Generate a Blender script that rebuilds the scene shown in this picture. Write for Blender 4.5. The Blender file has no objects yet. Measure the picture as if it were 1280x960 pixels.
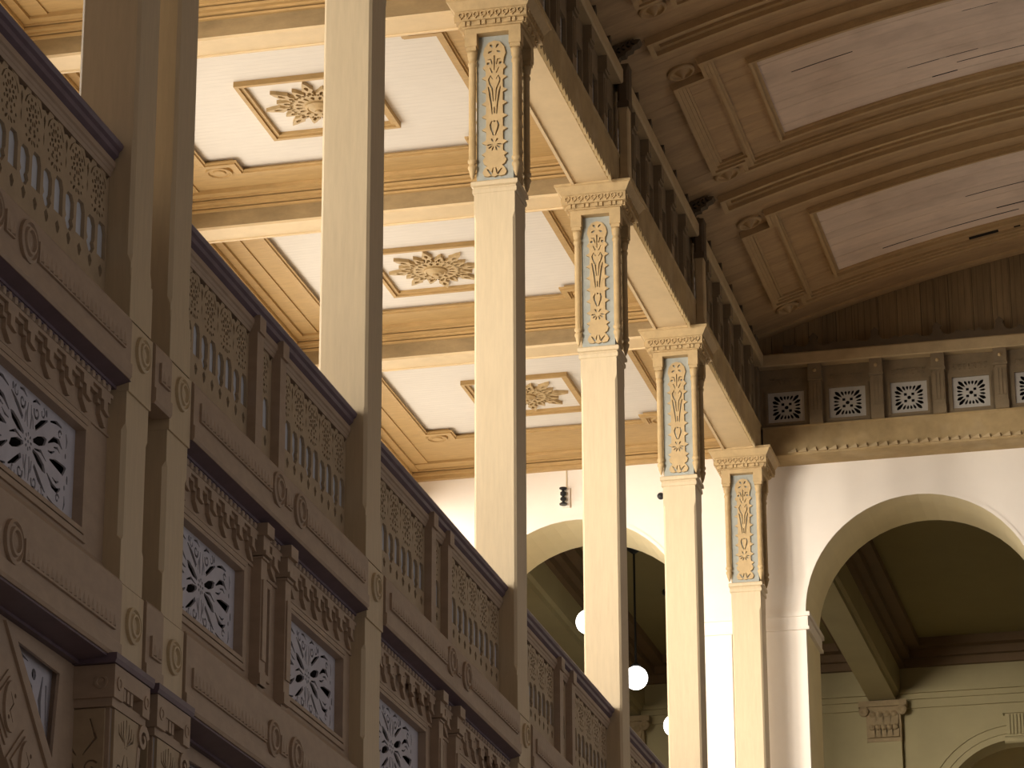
import bpy, bmesh, math, random
import numpy as np
from mathutils import Matrix, Vector
from mathutils.geometry import delaunay_2d_cdt

S = bpy.context.scene
C = S.collection
random.seed(7)
PI = math.pi

# ------------------------------------------------------------------ camera, world, sun, exposure
cam = bpy.data.cameras.new('camera')
cam.sensor_width = 36.0
cam.lens = 114.74
cam.clip_end = 300
co = bpy.data.objects.new('camera', cam)
C.objects.link(co)
_r = ((0.97189714, 0.23537416, -0.00386756), (-0.0832147, 0.32814532, -0.94095481), (-0.22020733, 0.91483313, 0.33851009))
co.matrix_world = Matrix(((_r[0][0], -_r[1][0], -_r[2][0], 0), (_r[0][1], -_r[1][1], -_r[2][1], 0),
                          (_r[0][2], -_r[1][2], -_r[2][2], 0), (0, 0, 0, 1)))
S.camera = co

w = bpy.data.worlds.new('sky')
S.world = w
w.use_nodes = True
bg = w.node_tree.nodes['Background']
bg.inputs[0].default_value = (0.62, 0.56, 0.53, 1)
bg.inputs[1].default_value = 0.55

def sunlamp(name, d, strength, color, angle):
    l = bpy.data.lights.new(name, 'SUN')
    l.energy = strength
    l.color = color
    l.angle = angle
    o = bpy.data.objects.new(name, l)
    C.objects.link(o)
    o.rotation_euler = Vector(d).to_track_quat('-Z', 'Y').to_euler()
    return o
sunlamp('sun', (0.31, 1.0, 0.0), 9.8, (1.0, 0.90, 0.77), math.radians(26))
# daylight of the five tall gallery windows
for _a, _b, _e in zip((18.6, 23.7, 28.78, 33.6, 38.36), (23.7, 28.78, 33.6, 38.36, 43.26), (240, 240, 240, 240, 240)):
    l = bpy.data.lights.new('window_daylight', 'AREA')
    l.shape = 'RECTANGLE'; l.size = 6.0; l.size_y = 3.4
    l.energy = _e; l.color = (1.0, 0.90, 0.75)
    o = bpy.data.objects.new('window_daylight', l)
    C.objects.link(o)
    o.location = (-12.5, (_a + 0.75 + _b - 0.55) / 2 - 0.0, 10.9)
    o.rotation_euler = (0, -math.pi / 2, 0)

S.view_settings.view_transform = 'Standard'
S.view_settings.look = 'None'
S.view_settings.gamma = 1.0
S.view_settings.exposure = 0.0
S.cycles.use_denoising = True
S.cycles.max_bounces = 8
S.cycles.diffuse_bounces = 5
S.cycles.sample_clamp_indirect = 6.0

# ------------------------------------------------------------------ materials
MATS = {}
def mat(name, col, rough=0.6, var=0.12, scale=3.0, stretch=(1, 1, 1), bump=0.0, jitter=0.0, lines=None, line_dark=0.6, dirt=None, spec=0.3):
    """Painted wood / plaster: base colour broken by noise, optional board lines along an axis (axis, pitch, width)."""
    m = bpy.data.materials.new(name)
    m.use_nodes = True
    nt = m.node_tree
    N, L = nt.nodes, nt.links
    b = N['Principled BSDF']
    b.inputs['Roughness'].default_value = rough
    b.inputs['Specular IOR Level'].default_value = spec
    tc = N.new('ShaderNodeNewGeometry')
    mp = N.new('ShaderNodeMapping')
    mp.inputs['Scale'].default_value = stretch
    L.new(tc.outputs['Position'], mp.inputs['Vector'])
    nz = N.new('ShaderNodeTexNoise')
    nz.inputs['Scale'].default_value = scale
    nz.inputs['Detail'].default_value = 6
    nz.inputs['Roughness'].default_value = 0.65
    L.new(mp.outputs[0], nz.inputs['Vector'])
    mr = N.new('ShaderNodeMapRange')
    mr.inputs['From Min'].default_value = 0.3
    mr.inputs['From Max'].default_value = 0.7
    mr.inputs['To Min'].default_value = 1 - var
    mr.inputs['To Max'].default_value = 1 + var * 0.5
    L.new(nz.outputs['Fac'], mr.inputs['Value'])
    val = mr.outputs[0]
    def mul(a, bb):
        q = N.new('ShaderNodeMath'); q.operation = 'MULTIPLY'
        L.new(a, q.inputs[0])
        if isinstance(bb, (int, float)): q.inputs[1].default_value = bb
        else: L.new(bb, q.inputs[1])
        return q.outputs[0]
    if jitter:
        oi = N.new('ShaderNodeObjectInfo')
        r2 = N.new('ShaderNodeMapRange')
        r2.inputs['To Min'].default_value = 1 - jitter
        r2.inputs['To Max'].default_value = 1 + jitter * 0.4
        L.new(oi.outputs['Random'], r2.inputs['Value'])
        val = mul(val, r2.outputs[0])
    hgt = nz.outputs['Fac']
    if lines:
        ax, pitch, wd = lines
        sx = N.new('ShaderNodeSeparateXYZ')
        L.new(tc.outputs['Position'], sx.inputs[0])
        d = N.new('ShaderNodeMath'); d.operation = 'DIVIDE'
        L.new(sx.outputs[ax], d.inputs[0]); d.inputs[1].default_value = pitch
        fr = N.new('ShaderNodeMath'); fr.operation = 'FRACT'
        L.new(d.outputs[0], fr.inputs[0])
        lt = N.new('ShaderNodeMath'); lt.operation = 'LESS_THAN'
        L.new(fr.outputs[0], lt.inputs[0]); lt.inputs[1].default_value = wd / pitch
        # broken joints: the gap shows only where a slow noise is high
        n2 = N.new('ShaderNodeTexNoise'); n2.inputs['Scale'].default_value = 1.4; n2.inputs['Detail'].default_value = 3
        L.new(tc.outputs['Position'], n2.inputs['Vector'])
        r3 = N.new('ShaderNodeMapRange')
        r3.inputs['From Min'].default_value = 0.35; r3.inputs['From Max'].default_value = 0.65
        r3.inputs['To Min'].default_value = 0.25; r3.inputs['To Max'].default_value = 1.0
        L.new(n2.outputs['Fac'], r3.inputs['Value'])
        k = mul(mul(lt.outputs[0], r3.outputs[0]), line_dark)
        inv = N.new('ShaderNodeMath'); inv.operation = 'SUBTRACT'; inv.inputs[0].default_value = 1.0
        L.new(k, inv.inputs[1])
        val = mul(val, inv.outputs[0])
    mx = N.new('ShaderNodeMix'); mx.data_type = 'RGBA'; mx.blend_type = 'MULTIPLY'
    mx.inputs['Factor'].default_value = 1.0
    mx.inputs['A'].default_value = (*col, 1)
    cb = N.new('ShaderNodeCombineColor')
    for i in range(3): L.new(val, cb.inputs[i])
    L.new(cb.outputs[0], mx.inputs['B'])
    out = mx.outputs['Result']
    if dirt:
        dn = N.new('ShaderNodeTexNoise'); dn.inputs['Scale'].default_value = dirt[1]; dn.inputs['Detail'].default_value = 8
        L.new(tc.outputs['Position'], dn.inputs['Vector'])
        dr = N.new('ShaderNodeMapRange')
        dr.inputs['From Min'].default_value = 0.5; dr.inputs['From Max'].default_value = 0.78
        dr.inputs['To Min'].default_value = 0; dr.inputs['To Max'].default_value = dirt[2]
        L.new(dn.outputs['Fac'], dr.inputs['Value'])
        m2 = N.new('ShaderNodeMix'); m2.data_type = 'RGBA'
        L.new(dr.outputs[0], m2.inputs['Factor'])
        L.new(out, m2.inputs['A'])
        m2.inputs['B'].default_value = (*dirt[0], 1)
        out = m2.outputs['Result']
    L.new(out, b.inputs['Base Color'])
    if bump:
        bp = N.new('ShaderNodeBump'); bp.inputs['Strength'].default_value = bump; bp.inputs['Distance'].default_value = 0.01
        L.new(hgt, bp.inputs['Height'])
        L.new(bp.outputs[0], b.inputs['Normal'])
    MATS[name] = m
    return m

mat('column_paint', (0.60, 0.49, 0.325), 0.45, 0.08, 5, (6, 6, 0.6), 0.15)
mat('capital_paint', (0.50, 0.365, 0.19), 0.5, 0.15, 9, bump=0.15)
mat('capital_backing', (0.37, 0.39, 0.36), 0.7, 0.15, 8)
mat('facade_paint', (0.42, 0.32, 0.235), 0.5, 0.12, 5, (1, 1, 2), 0.12)
mat('fret_paint', (0.43, 0.335, 0.22), 0.5, 0.12, 7)
mat('purple_paint', (0.155, 0.115, 0.145), 0.4, 0.15, 6)
mat('pale_blue', (0.56, 0.60, 0.66), 0.6, 0.12, 6)
mat('lattice_white', (0.56, 0.56, 0.63), 0.6, 0.12, 5)
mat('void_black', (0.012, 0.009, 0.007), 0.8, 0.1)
mat('ceiling_white', (0.76, 0.72, 0.66), 0.7, 0.05, 4, (1, 5, 1), lines=(1, 0.085, 0.008), line_dark=0.13)
mat('ceiling_gold', (0.50, 0.335, 0.145), 0.55, 0.16, 4, (1, 6, 3), 0.1)
mat('beam_dirty', (0.31, 0.22, 0.11), 0.6, 0.25, 3, (1.0, 4, 2))
mat('beam_cream', (0.70, 0.55, 0.34), 0.55, 0.08, 4)
mat('vault_tan', (0.50, 0.34, 0.18), 0.55, 0.18, 3, (1, 4, 1), jitter=0.14)
mat('vault_white', (0.80, 0.66, 0.55), 0.65, 0.10, 3, (1, 4, 1), jitter=0.10, dirt=((0.2, 0.12, 0.07), 1.1, 0.35))
mat('vault_mould', (0.50, 0.35, 0.18), 0.5, 0.12, 6)
mat('gable_wood', (0.31, 0.215, 0.11), 0.6, 0.2, 4, (5, 1, 0.6), jitter=0.25, lines=(0, 0.09, 0.012), line_dark=0.4)
mat('frieze_paint', (0.25, 0.19, 0.115), 0.55, 0.15, 6)
mat('square_white', (0.52, 0.50, 0.46), 0.6, 0.12, 6)
mat('band_plaster', (0.45, 0.33, 0.165), 0.75, 0.25, 2.2, bump=0.3, dirt=((0.62, 0.5, 0.33), 2.5, 0.4))
mat('band_light', (0.52, 0.40, 0.23), 0.6, 0.15, 4)
mat('crest_wood', (0.12, 0.085, 0.05), 0.7, 0.2, 6)
mat('wall_white', (0.88, 0.82, 0.745), 0.8, 0.04, 1.2)
mat('reveal_yellow', (0.86, 0.76, 0.50), 0.75, 0.06, 1.5)
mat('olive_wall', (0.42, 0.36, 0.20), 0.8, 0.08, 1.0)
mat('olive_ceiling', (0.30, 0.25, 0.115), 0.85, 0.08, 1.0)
mat('brown_mould', (0.20, 0.13, 0.07), 0.7, 0.1, 2)
mat('stone_capital', (0.36, 0.27, 0.15), 0.75, 0.2, 8, bump=0.3)
mat('iron_black', (0.02, 0.02, 0.022), 0.45, 0.1)
mat('floor_stone', (0.42, 0.37, 0.33), 0.6, 0.12, 0.8)
mat('gallery_floor', (0.66, 0.52, 0.36), 0.5, 0.12, 2)
gm = bpy.data.materials.new('lamp_globe'); gm.use_nodes = True
_b = gm.node_tree.nodes['Principled BSDF']
_b.inputs['Base Color'].default_value = (1, 1, 1, 1)
_b.inputs['Emission Color'].default_value = (1.0, 0.96, 0.86, 1)
_b.inputs['Emission Strength'].default_value = 7.0
MATS['lamp_globe'] = gm

# ------------------------------------------------------------------ helpers
def tag(o, label, cat, group=None):
    o['label'] = label
    o['category'] = cat
    if group: o['group'] = group
    return o

def thing(name, label, cat, loc, group=None):
    o = bpy.data.objects.new(name, None)
    o.empty_display_size = 0.2
    C.objects.link(o)
    o.location = loc
    return tag(o, label, cat, group)

def struct_empty(name, loc=(0, 0, 0)):
    o = bpy.data.objects.new(name, None)
    C.objects.link(o)
    o.location = loc
    o['kind'] = 'structure'
    return o

def link(name, me, parent=None, loc=None, rotz=None):
    o = bpy.data.objects.new(name, me)
    C.objects.link(o)
    if parent is not None: o.parent = parent
    if loc is not None: o.location = loc
    if rotz is not None: o.rotation_euler = (0, 0, rotz)
    return o

def mapX(x0):                       # facade plane facing +X: (a=Y, b=Z, c=out)
    return lambda a, b, c: (x0 + c, a, b)
def mapY(y0):                       # wall plane facing -Y: (a=X, b=Z, c=out)
    return lambda a, b, c: (a, y0 - c, b)
def mapZ(z0):                       # ceiling plane facing down: (a=X, b=Y, c=down)
    return lambda a, b, c: (a, b, z0 - c)

KK = [0]
class MB:
    """Collects faces in world coordinates; build() shifts them to the parent's origin and links ONE mesh object."""
    def __init__(s): s.v = []; s.f = []
    def add(s, vs, fs):
        n = len(s.v); s.v += [tuple(v) for v in vs]; s.f += [[i + n for i in f] for f in fs]
        return s
    def box(s, x0, x1, y0, y1, z0, z1):
        KK[0] = (KK[0] + 1) % 13
        e = 0.00025 * KK[0]                       # no two faces of one mesh in exactly the same plane
        x0 -= e; x1 += e; y0 -= e; y1 += e; z0 -= e; z1 += e
        return s.add([(x, y, z) for x in (x0, x1) for y in (y0, y1) for z in (z0, z1)],
                     [(0, 1, 3, 2), (4, 6, 7, 5), (0, 4, 5, 1), (2, 3, 7, 6), (0, 2, 6, 4), (1, 5, 7, 3)])
    def ext(s, pts, fn, c0, c1):    # outline (a, b) extruded along c
        n = len(pts)
        s.add([fn(a, b, c0) for a, b in pts] + [fn(a, b, c1) for a, b in pts],
              [list(range(n)), list(range(2 * n - 1, n - 1, -1))] + [(i, (i + 1) % n, n + (i + 1) % n, n + i) for i in range(n)])
        return s
    def prism_y(s, prof, y0, y1):   # profile in (x, z) along Y
        return s.ext(prof, lambda a, b, c: (a, c, b), y0, y1)
    def prism_x(s, prof, x0, x1):   # profile in (y, z) along X
        return s.ext(prof, lambda a, b, c: (c, a, b), x0, x1)
    def lathe(s, prof, fn, n=20):   # profile (r, h): fn(cos*r, sin*r, h)
        k = len(prof); vs = []
        for r, h in prof:
            for i in range(n):
                t = 2 * PI * i / n; vs.append(fn(r * math.cos(t), r * math.sin(t), h))
        fs = [(j * n + i, j * n + (i + 1) % n, (j + 1) * n + (i + 1) % n, (j + 1) * n + i) for j in range(k - 1) for i in range(n)]
        fs += [list(range(n)), list(range((k - 1) * n, k * n))]
        return s.add(vs, fs)
    def ribbon(s, pts, wd, fn, c0, c1):
        o = stroke(pts, wd)
        return s.ext(o, fn, c0, c1)
    def mesh(s, name, m, off=(0, 0, 0), smooth=False):
        me = bpy.data.meshes.new(name)
        me.from_pydata([(x - off[0], y - off[1], z - off[2]) for x, y, z in s.v], [], s.f)
        bm = bmesh.new(); bm.from_mesh(me)
        bmesh.ops.recalc_face_normals(bm, faces=bm.faces)
        bm.to_mesh(me); bm.free()
        me.materials.append(MATS[m])
        if smooth:
            for p in me.polygons: p.use_smooth = len(p.vertices) == 4
        return me
    def build(s, name, m, parent=None, smooth=False):
        off = tuple(parent.location) if parent is not None else (0, 0, 0)
        if parent is not None and parent.parent is not None:
            off = tuple(Vector(off) + parent.parent.location)
        return link(name, s.mesh(name, m, off, smooth), parent)

def stroke(pts, wd):
    """Outline of a polyline whose width runs through the list wd (or one number)."""
    n = len(pts)
    if not isinstance(wd, (list, tuple)): wd = [wd] * n
    if len(wd) != n:
        wd = [wd[0] + (wd[-1] - wd[0]) * i / (n - 1) if len(wd) == 2 else
              wd[min(int(i / (n - 1) * (len(wd) - 1)), len(wd) - 2)] for i in range(n)]
    L, R = [], []
    for i, (x, y) in enumerate(pts):
        ax, ay = pts[max(i - 1, 0)]; bx, by = pts[min(i + 1, n - 1)]
        dx, dy = bx - ax, by - ay; l = math.hypot(dx, dy) or 1
        nx, ny = -dy / l * wd[i] / 2, dx / l * wd[i] / 2
        L.append((x + nx, y + ny)); R.append((x - nx, y - ny))
    return L + R[::-1]

def circ(cx, cy, r, n=12, ry=None, a0=0):
    ry = ry or r
    return [(cx + r * math.cos(a0 + 2 * PI * i / n), cy + ry * math.sin(a0 + 2 * PI * i / n)) for i in range(n)]
def arc(cx, cy, r, a0, a1, n=8, ry=None):
    ry = ry or r
    return [(cx + r * math.cos(a0 + (a1 - a0) * i / (n - 1)), cy + ry * math.sin(a0 + (a1 - a0) * i / (n - 1))) for i in range(n)]
def drop(cx, cy, ang, r0, r1, wd, n=4):
    """A teardrop opening pointing away from (cx, cy) along ang, from r0 to r1."""
    ca, sa = math.cos(ang), math.sin(ang)
    P = [(r0, 0), (r0 + (r1 - r0) * 0.35, wd * 0.36), (r0 + (r1 - r0) * 0.72, wd * 0.5), (r1, wd * 0.18), (r1, -wd * 0.18), (r0 + (r1 - r0) * 0.72, -wd * 0.5), (r0 + (r1 - r0) * 0.35, -wd * 0.36)]
    return [(cx + x * ca - y * sa, cy + x * sa + y * ca) for x, y in P]
def rect(x0, x1, y0, y1): return [(x0, y0), (x1, y0), (x1, y1), (x0, y1)]
def spiral(cx, cy, r, a0, turns, n=18, flip=1, rend=0.15):
    return [(cx + flip * r * (1 - (1 - rend) * i / (n - 1)) * math.cos(a0 + turns * 2 * PI * i / (n - 1)),
             cy + r * (1 - (1 - rend) * i / (n - 1)) * math.sin(a0 + turns * 2 * PI * i / (n - 1))) for i in range(n)]

def pierced(name, outer, holes, th, m, fn=None, off=(0, 0, 0)):
    """A board with real openings: constrained triangulation of the outline and holes, then thickness."""
    rings = [outer] + holes
    P, E_ = [], []
    for r in rings:
        n0 = len(P); k = len(r)
        P += [Vector((x, y)) for x, y in r]
        E_ += [(n0 + i, n0 + (i + 1) % k) for i in range(k)]
    vs, _, fs, _, _, _ = delaunay_2d_cdt(P, E_, [], 0, 1e-6)
    V = np.array([(v.x, v.y) for v in vs]); F = np.array(fs)
    c = V[F].mean(1)
    A = np.array([(P[i].x, P[i].y) for i, _ in E_]); B = np.array([(P[j].x, P[j].y) for _, j in E_])
    keep = np.zeros(len(F), bool)
    for k in range(0, len(F), 400):             # even-odd test of every triangle's centre
        q = c[k:k + 400]
        cross = (A[None, :, 1] > q[:, None, 1]) != (B[None, :, 1] > q[:, None, 1])
        with np.errstate(divide='ignore', invalid='ignore'):
            xs_ = A[None, :, 0] + (q[:, None, 1] - A[None, :, 1]) * (B - A)[None, :, 0] / (B - A)[None, :, 1]
        keep[k:k + 400] = (cross & (q[:, None, 0] < xs_)).sum(1) % 2 == 1
    F = F[keep]
    n = len(V); h = th / 2
    vv = [(x, y, h) for x, y in V] + [(x, y, -h) for x, y in V]
    ff = [tuple(int(i) for i in f) for f in F] + [tuple(int(i) + n for i in f[::-1]) for f in F]
    for (i, j), nb in zip(E_, [None] * len(E_)):
        k = len(vv)
        vv += [(P[i].x, P[i].y, h), (P[j].x, P[j].y, h), (P[j].x, P[j].y, -h), (P[i].x, P[i].y, -h)]
        ff.append((k, k + 1, k + 2, k + 3))
    me = bpy.data.meshes.new(name)
    me.from_pydata(vv, [], ff)
    bm = bmesh.new(); bm.from_mesh(me)
    bmesh.ops.remove_doubles(bm, verts=bm.verts, dist=1e-6)
    bmesh.ops.recalc_face_normals(bm, faces=bm.faces)
    bm.to_mesh(me); bm.free()
    if fn:
        for v in me.vertices:
            p = fn(v.co.x, v.co.y, v.co.z + th / 2)
            v.co = (p[0] - off[0], p[1] - off[1], p[2] - off[2])
    me.name = name
    me.materials.clear(); me.materials.append(MATS[m])
    return me

def dup(root, loc, label, group=None):
    r = root.copy(); C.objects.link(r); r.location = loc; r['label'] = label
    if group: r['group'] = group
    for ch in root.children:
        c = ch.copy(); C.objects.link(c); c.parent = r
        for g in ch.children:
            d = g.copy(); C.objects.link(d); d.parent = c
    return r

# ------------------------------------------------------------------ measures (metres, camera at the origin, Y along the hall)
FL = -1.6                                     # atrium floor
XC, HW = -7.045, 0.2135                       # column axis and half width
XF = -6.80                                    # face of the balcony boards
COL = {'A1': (18.10, 0.40), 'A2': (18.86, 0.40), 'B': (23.48, 0.46), 'C': (28.555, 0.46), 'D': (33.38, 0.44), 'E': (38.14, 0.44), 'F': (43.04, 0.43)}
YC = {k: a + d / 2 for k, (a, d) in COL.items()}
YW = 43.90                                    # face of the end wall
GF = 7.30                                     # gallery floor
XW = -12.15                                   # outer wall of the gallery
VX, VZ, VR = 1.028, -6.104, 23.892            # axis and radius of the vault
def vault(s, y, h=0.0):
    t = s / VR
    return (VX + (VR - h) * math.sin(t), y, VZ + (VR - h) * math.cos(t))

# ------------------------------------------------------------------ shell of the building
st = MB().box(-13.5, 14.5, -12, 60, FL - 0.3, FL).build('floor', 'floor_stone'); st['kind'] = 'structure'
st = MB().box(XW, -6.97, 8, YW, 6.99, GF).build('floor.001', 'gallery_floor'); st['kind'] = 'structure'

# outer wall of the gallery: a window between every two columns
wins = []
edges = [8.8, 13.6, 18.6, 23.7, 28.78, 33.6, 38.36, 43.26]  # two nearest bays: unseen windows added to let sun onto the plain column
for a, b in zip(edges, edges[1:]):
    wins.append(rect(a + 0.40, b - 0.25, 7.75, 14.4))
me = pierced('wall_left', rect(6, 45.2, FL, 16.5), wins, 0.45, 'wall_white', lambda a, b, c: (XW - 0.45 + c, a, b))
st = link('wall_left', me); st['kind'] = 'structure'
for i, r in enumerate(wins):
    st = struct_empty('window_%d' % (i + 1), (XW - 0.2, (r[0][0] + r[1][0]) / 2, r[0][1]))
    y0, y1, z0, z1 = r[0][0], r[1][0], r[0][1], r[2][1]
    f = MB()
    f.box(XW - 0.25, XW - 0.15, y0, y0 + 0.09, z0, z1).box(XW - 0.25, XW - 0.15, y1 - 0.09, y1, z0, z1)
    f.box(XW - 0.25, XW - 0.15, y0, y1, z0, z0 + 0.09).box(XW - 0.25, XW - 0.15, y0, y1, z1 - 0.09, z1)
    f.box(XW - 0.23, XW - 0.17, (y0 + y1) / 2 - 0.03, (y0 + y1) / 2 + 0.03, z0, z1)
    f.build('window_frame', 'column_paint', st)
# wall closing the near end of the gallery, and the wall under and beyond it
st = MB().box(XW, -7.3, 8.0, 8.3, FL, 16.0).build('wall_near', 'wall_white'); st['kind'] = 'structure'

st = MB().box(-13.0, 14.5, -12.3, -12.0, FL, 19).build('wall_back', 'facade_paint'); st['kind'] = 'structure'
st = MB().box(XW - 0.6, -6.88, 3, 45.2, 16.45, 16.6).build('roof', 'void_black'); st['kind'] = 'structure'
st = MB().box(-7.3, -6.85, -12, 14.0, 7.5, 16.5).build('wall_upper', 'facade_paint'); st['kind'] = 'structure'
# end wall: plaster with round arches through its thickness
def arch_hole(cx, zc, r, z0, n=28):
    return [(cx - r, z0)] + [(cx + r * math.cos(PI - PI * i / n), zc + r * math.sin(PI - PI * i / n)) for i in range(n + 1)] + [(cx + r, z0)]
ARCH = [(-9.62, 12.45, 1.63), (-4.705, 12.44, 1.637), (1.03, 12.44, 1.637), (6.76, 12.44, 1.637)]
holes = [arch_hole(cx, zc, r, 7.5) for cx, zc, r in ARCH]
me = pierced('wall_end', rect(-13.0, 9.5, FL, 15.06), holes, 1.27, 'wall_white', lambda a, b, c: (a, YW + 1.27 - c, b))
me.materials.append(MATS['reveal_yellow'])
for p in me.polygons:
    if abs(p.normal.y) < 0.5 and YW < p.center.y < YW + 1.26 and -12.9 < p.center.x < 9.4 and 7.4 < p.center.z < 15.0:
        p.material_index = 1
wall_end = link('wall_end', me); wall_end['kind'] = 'structure'
# raised rim round each arch, impost blocks on the piers
for k, (cx, zc, r) in enumerate(ARCH[:2]):
    b = MB()
    n = 40
    for i in range(n):
        t0, t1 = PI * i / n, PI * (i + 1) / n
        q = [(cx + (r + d) * math.cos(t), zc + (r + d) * math.sin(t)) for t, d in ((t0, 0.0), (t0, 0.045), (t1, 0.045), (t1, 0.0))]
        b.ext(q, mapY(YW), 0.0, 0.018)
    b.build('arch_rim', 'wall_white', wall_end)
def impost(x0, x1, dx0=1, dx1=1):
    b = MB()
    for d, z0, z1 in ((0.06, 12.40, 12.46), (0.03, 12.25, 12.40), (0.045, 12.21, 12.25)):
        b.box(x0 - d * dx0, x1 + d * dx1, YW - d - 0.02, YW + 1.27 + d, z0, z1)
    b.build('impost', 'wall_white', wall_end)
MB().box(-6.93, -6.342, YW - 0.03, YW + 0.05, FL, 12.21).build('pilaster', 'wall_white', wall_end)
impost(-6.90, -6.342)
MB().box(-7.985, -7.40, YW - 0.03, YW + 0.05, FL, 12.21).build('pilaster', 'wall_white', wall_end)
impost(-7.985, -7.40)
MB().box(-3.068, -2.5, YW - 0.03, YW + 0.05, FL, 12.21).build('pilaster', 'wall_white', wall_end)
impost(-3.068, -2.5)

# ------------------------------------------------------------------ room beyond the end wall
YB, ZR = 57.0, 15.45
rm = MB()
rm.box(-13.6, -13.3, YW + 1.27, YB, FL, 16).box(4.2, 4.5, YW + 1.27, YB, FL, 16)
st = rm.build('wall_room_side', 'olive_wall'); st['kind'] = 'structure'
bholes = [arch_hole(cx, 12.15, 1.45, 7.5) for cx in (-9.4, -4.55, 0.4)]
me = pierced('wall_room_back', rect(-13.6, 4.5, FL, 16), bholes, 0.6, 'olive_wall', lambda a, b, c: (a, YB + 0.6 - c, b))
back = link('wall_room_back', me); back['kind'] = 'structure'
st = MB().box(-13.6, 4.5, YB + 3.0, YB + 3.2, FL, 16).build('wall_beyond', 'reveal_yellow'); st['kind'] = 'structure'
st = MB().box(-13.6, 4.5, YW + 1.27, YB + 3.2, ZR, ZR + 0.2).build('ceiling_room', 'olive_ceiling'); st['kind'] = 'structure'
ceil_room = st
st = MB().box(-13.6, 4.5, YW + 1.27, YB + 3.2, 7.0, 7.3).build('floor_room', 'floor_stone'); st['kind'] = 'structure'
for i, xb in enumerate((-11.55, -6.88, -2.2)):
    # beam along the hall with stepped sides
    b = MB().prism_y([(xb - 0.24, 14.40), (xb + 0.24, 14.40), (xb + 0.24, 14.50), (xb + 0.30, 14.54), (xb + 0.30, ZR), (xb - 0.30, ZR), (xb - 0.30, 14.54), (xb - 0.24, 14.50)], YW + 1.27, YB)
    o = b.build('ceiling_beam', 'olive_wall', ceil_room)
    for sg in (-1, 1):
        m = MB()
        x = xb + sg * 0.30
        for d0, d1, z0, z1 in ((0, 0.10, 15.02, 15.16), (0, 0.22, 15.16, 15.30), (0, 0.42, 15.30, ZR)):
            m.box(min(x, x + sg * d1), max(x, x + sg * d1), YW + 1.27, YB, z0, z1)
        m.build('beam_moulding', 'brown_mould', ceil_room)
m = MB()
for d, z0, z1 in ((0.10, 15.02, 15.16), (0.22, 15.16, 15.30), (0.45, 15.30, ZR)):
    m.box(-13.3, 4.2, YB - d, YB, z0, z1)
m.build('cornice', 'brown_mould', back)
m = MB()
for d, z0, z1 in ((0.05, 14.27, 14.42), (0.10, 14.42, 14.52), (0.16, 14.52, 14.60)):
    m.box(-13.3, 4.2, YB - d, YB, z0, z1)
m.build('entablature', 'olive_wall', back)
for xb in (-11.55, -6.88, -2.2):
    MB().box(xb - 0.30, xb + 0.30, YB - 0.14, YB, 7.3, 13.66).build('pilaster', 'olive_wall', back)
    b = MB().prism_x([(YB, 13.66), (YB - 0.17, 13.66), (YB - 0.17, 13.72), (YB - 0.15, 13.74), (YB - 0.17, 14.0), (YB - 0.25, 14.28), (YB, 14.28)], xb - 0.31, xb + 0.31)
    b.box(xb - 0.43, xb + 0.43, YB - 0.30, YB, 14.28, 14.38)
    # leaves in two rows and corner scrolls
    for row, (z, n, sc) in enumerate(((13.74, 5, 0.13), (13.95, 4, 0.15))):
        for i in range(n):
            x = xb - 0.26 + 0.52 * (i + 0.5) / n
            b.ext([(x - sc * 0.42, z), (x + sc * 0.42, z), (x + sc * 0.5, z + sc), (x + sc * 0.2, z + sc * 1.5), (x - sc * 0.2, z + sc * 1.5), (x - sc * 0.5, z + sc)], mapY(YB - 0.16), 0, 0.035 + 0.03 * row)
            b.lathe([(0.0, 0), (sc * 0.42, 0.0), (sc * 0.38, 0.05), (0.01, 0.08)], lambda p, q, h, x=x, z=z, sc=sc: (x + p, YB - 0.19 - h, z + sc * 1.35 + q), 10)
    for sx in (-1, 1):
        b.lathe([(0.0, 0), (0.09, 0.0), (0.09, 0.06), (0.05, 0.08), (0.0, 0.06)], lambda p, q, h, sx=sx: (xb + sx * 0.34 + p, YB - 0.24 - h, 14.2 + q), 12)
    b.build('pilaster_capital', 'stone_capital', back)
for cx in (-9.4, -4.55, 0.4):
    b = MB()
    for r0, r1, d in ((1.45, 1.56, 0.03), (1.56, 1.70, 0.06), (1.70, 1.78, 0.10)):
        n = 30
        for i in range(n):
            t0, t1 = PI * i / n, PI * (i + 1) / n
            b.ext([(cx + rr * math.cos(t), 12.15 + rr * math.sin(t)) for t, rr in ((t0, r0), (t0, r1), (t1, r1), (t1, r0))], mapY(YB), 0, d)
    b.build('archivolt', 'olive_wall', back)
    k = MB().ext([(cx - 0.14, 13.50), (cx + 0.14, 13.50), (cx + 0.19, 14.08), (cx - 0.19, 14.08)], mapY(YB), 0, 0.16)
    k.box(cx - 0.22, cx + 0.22, YB - 0.20, YB, 14.04, 14.12)
    for i in range(5):
        k.box(cx - 0.13 + i * 0.06, cx - 0.10 + i * 0.06, YB - 0.19, YB, 13.66, 14.02)
    k.lathe([(0.0, -0.2), (0.07, -0.2), (0.07, 0.2), (0, 0.2)], lambda p, q, h, cx=cx: (cx + h, YB - 0.16 + p, 13.56 + q), 12)
    k.build('keystone', 'olive_wall', back)

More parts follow.
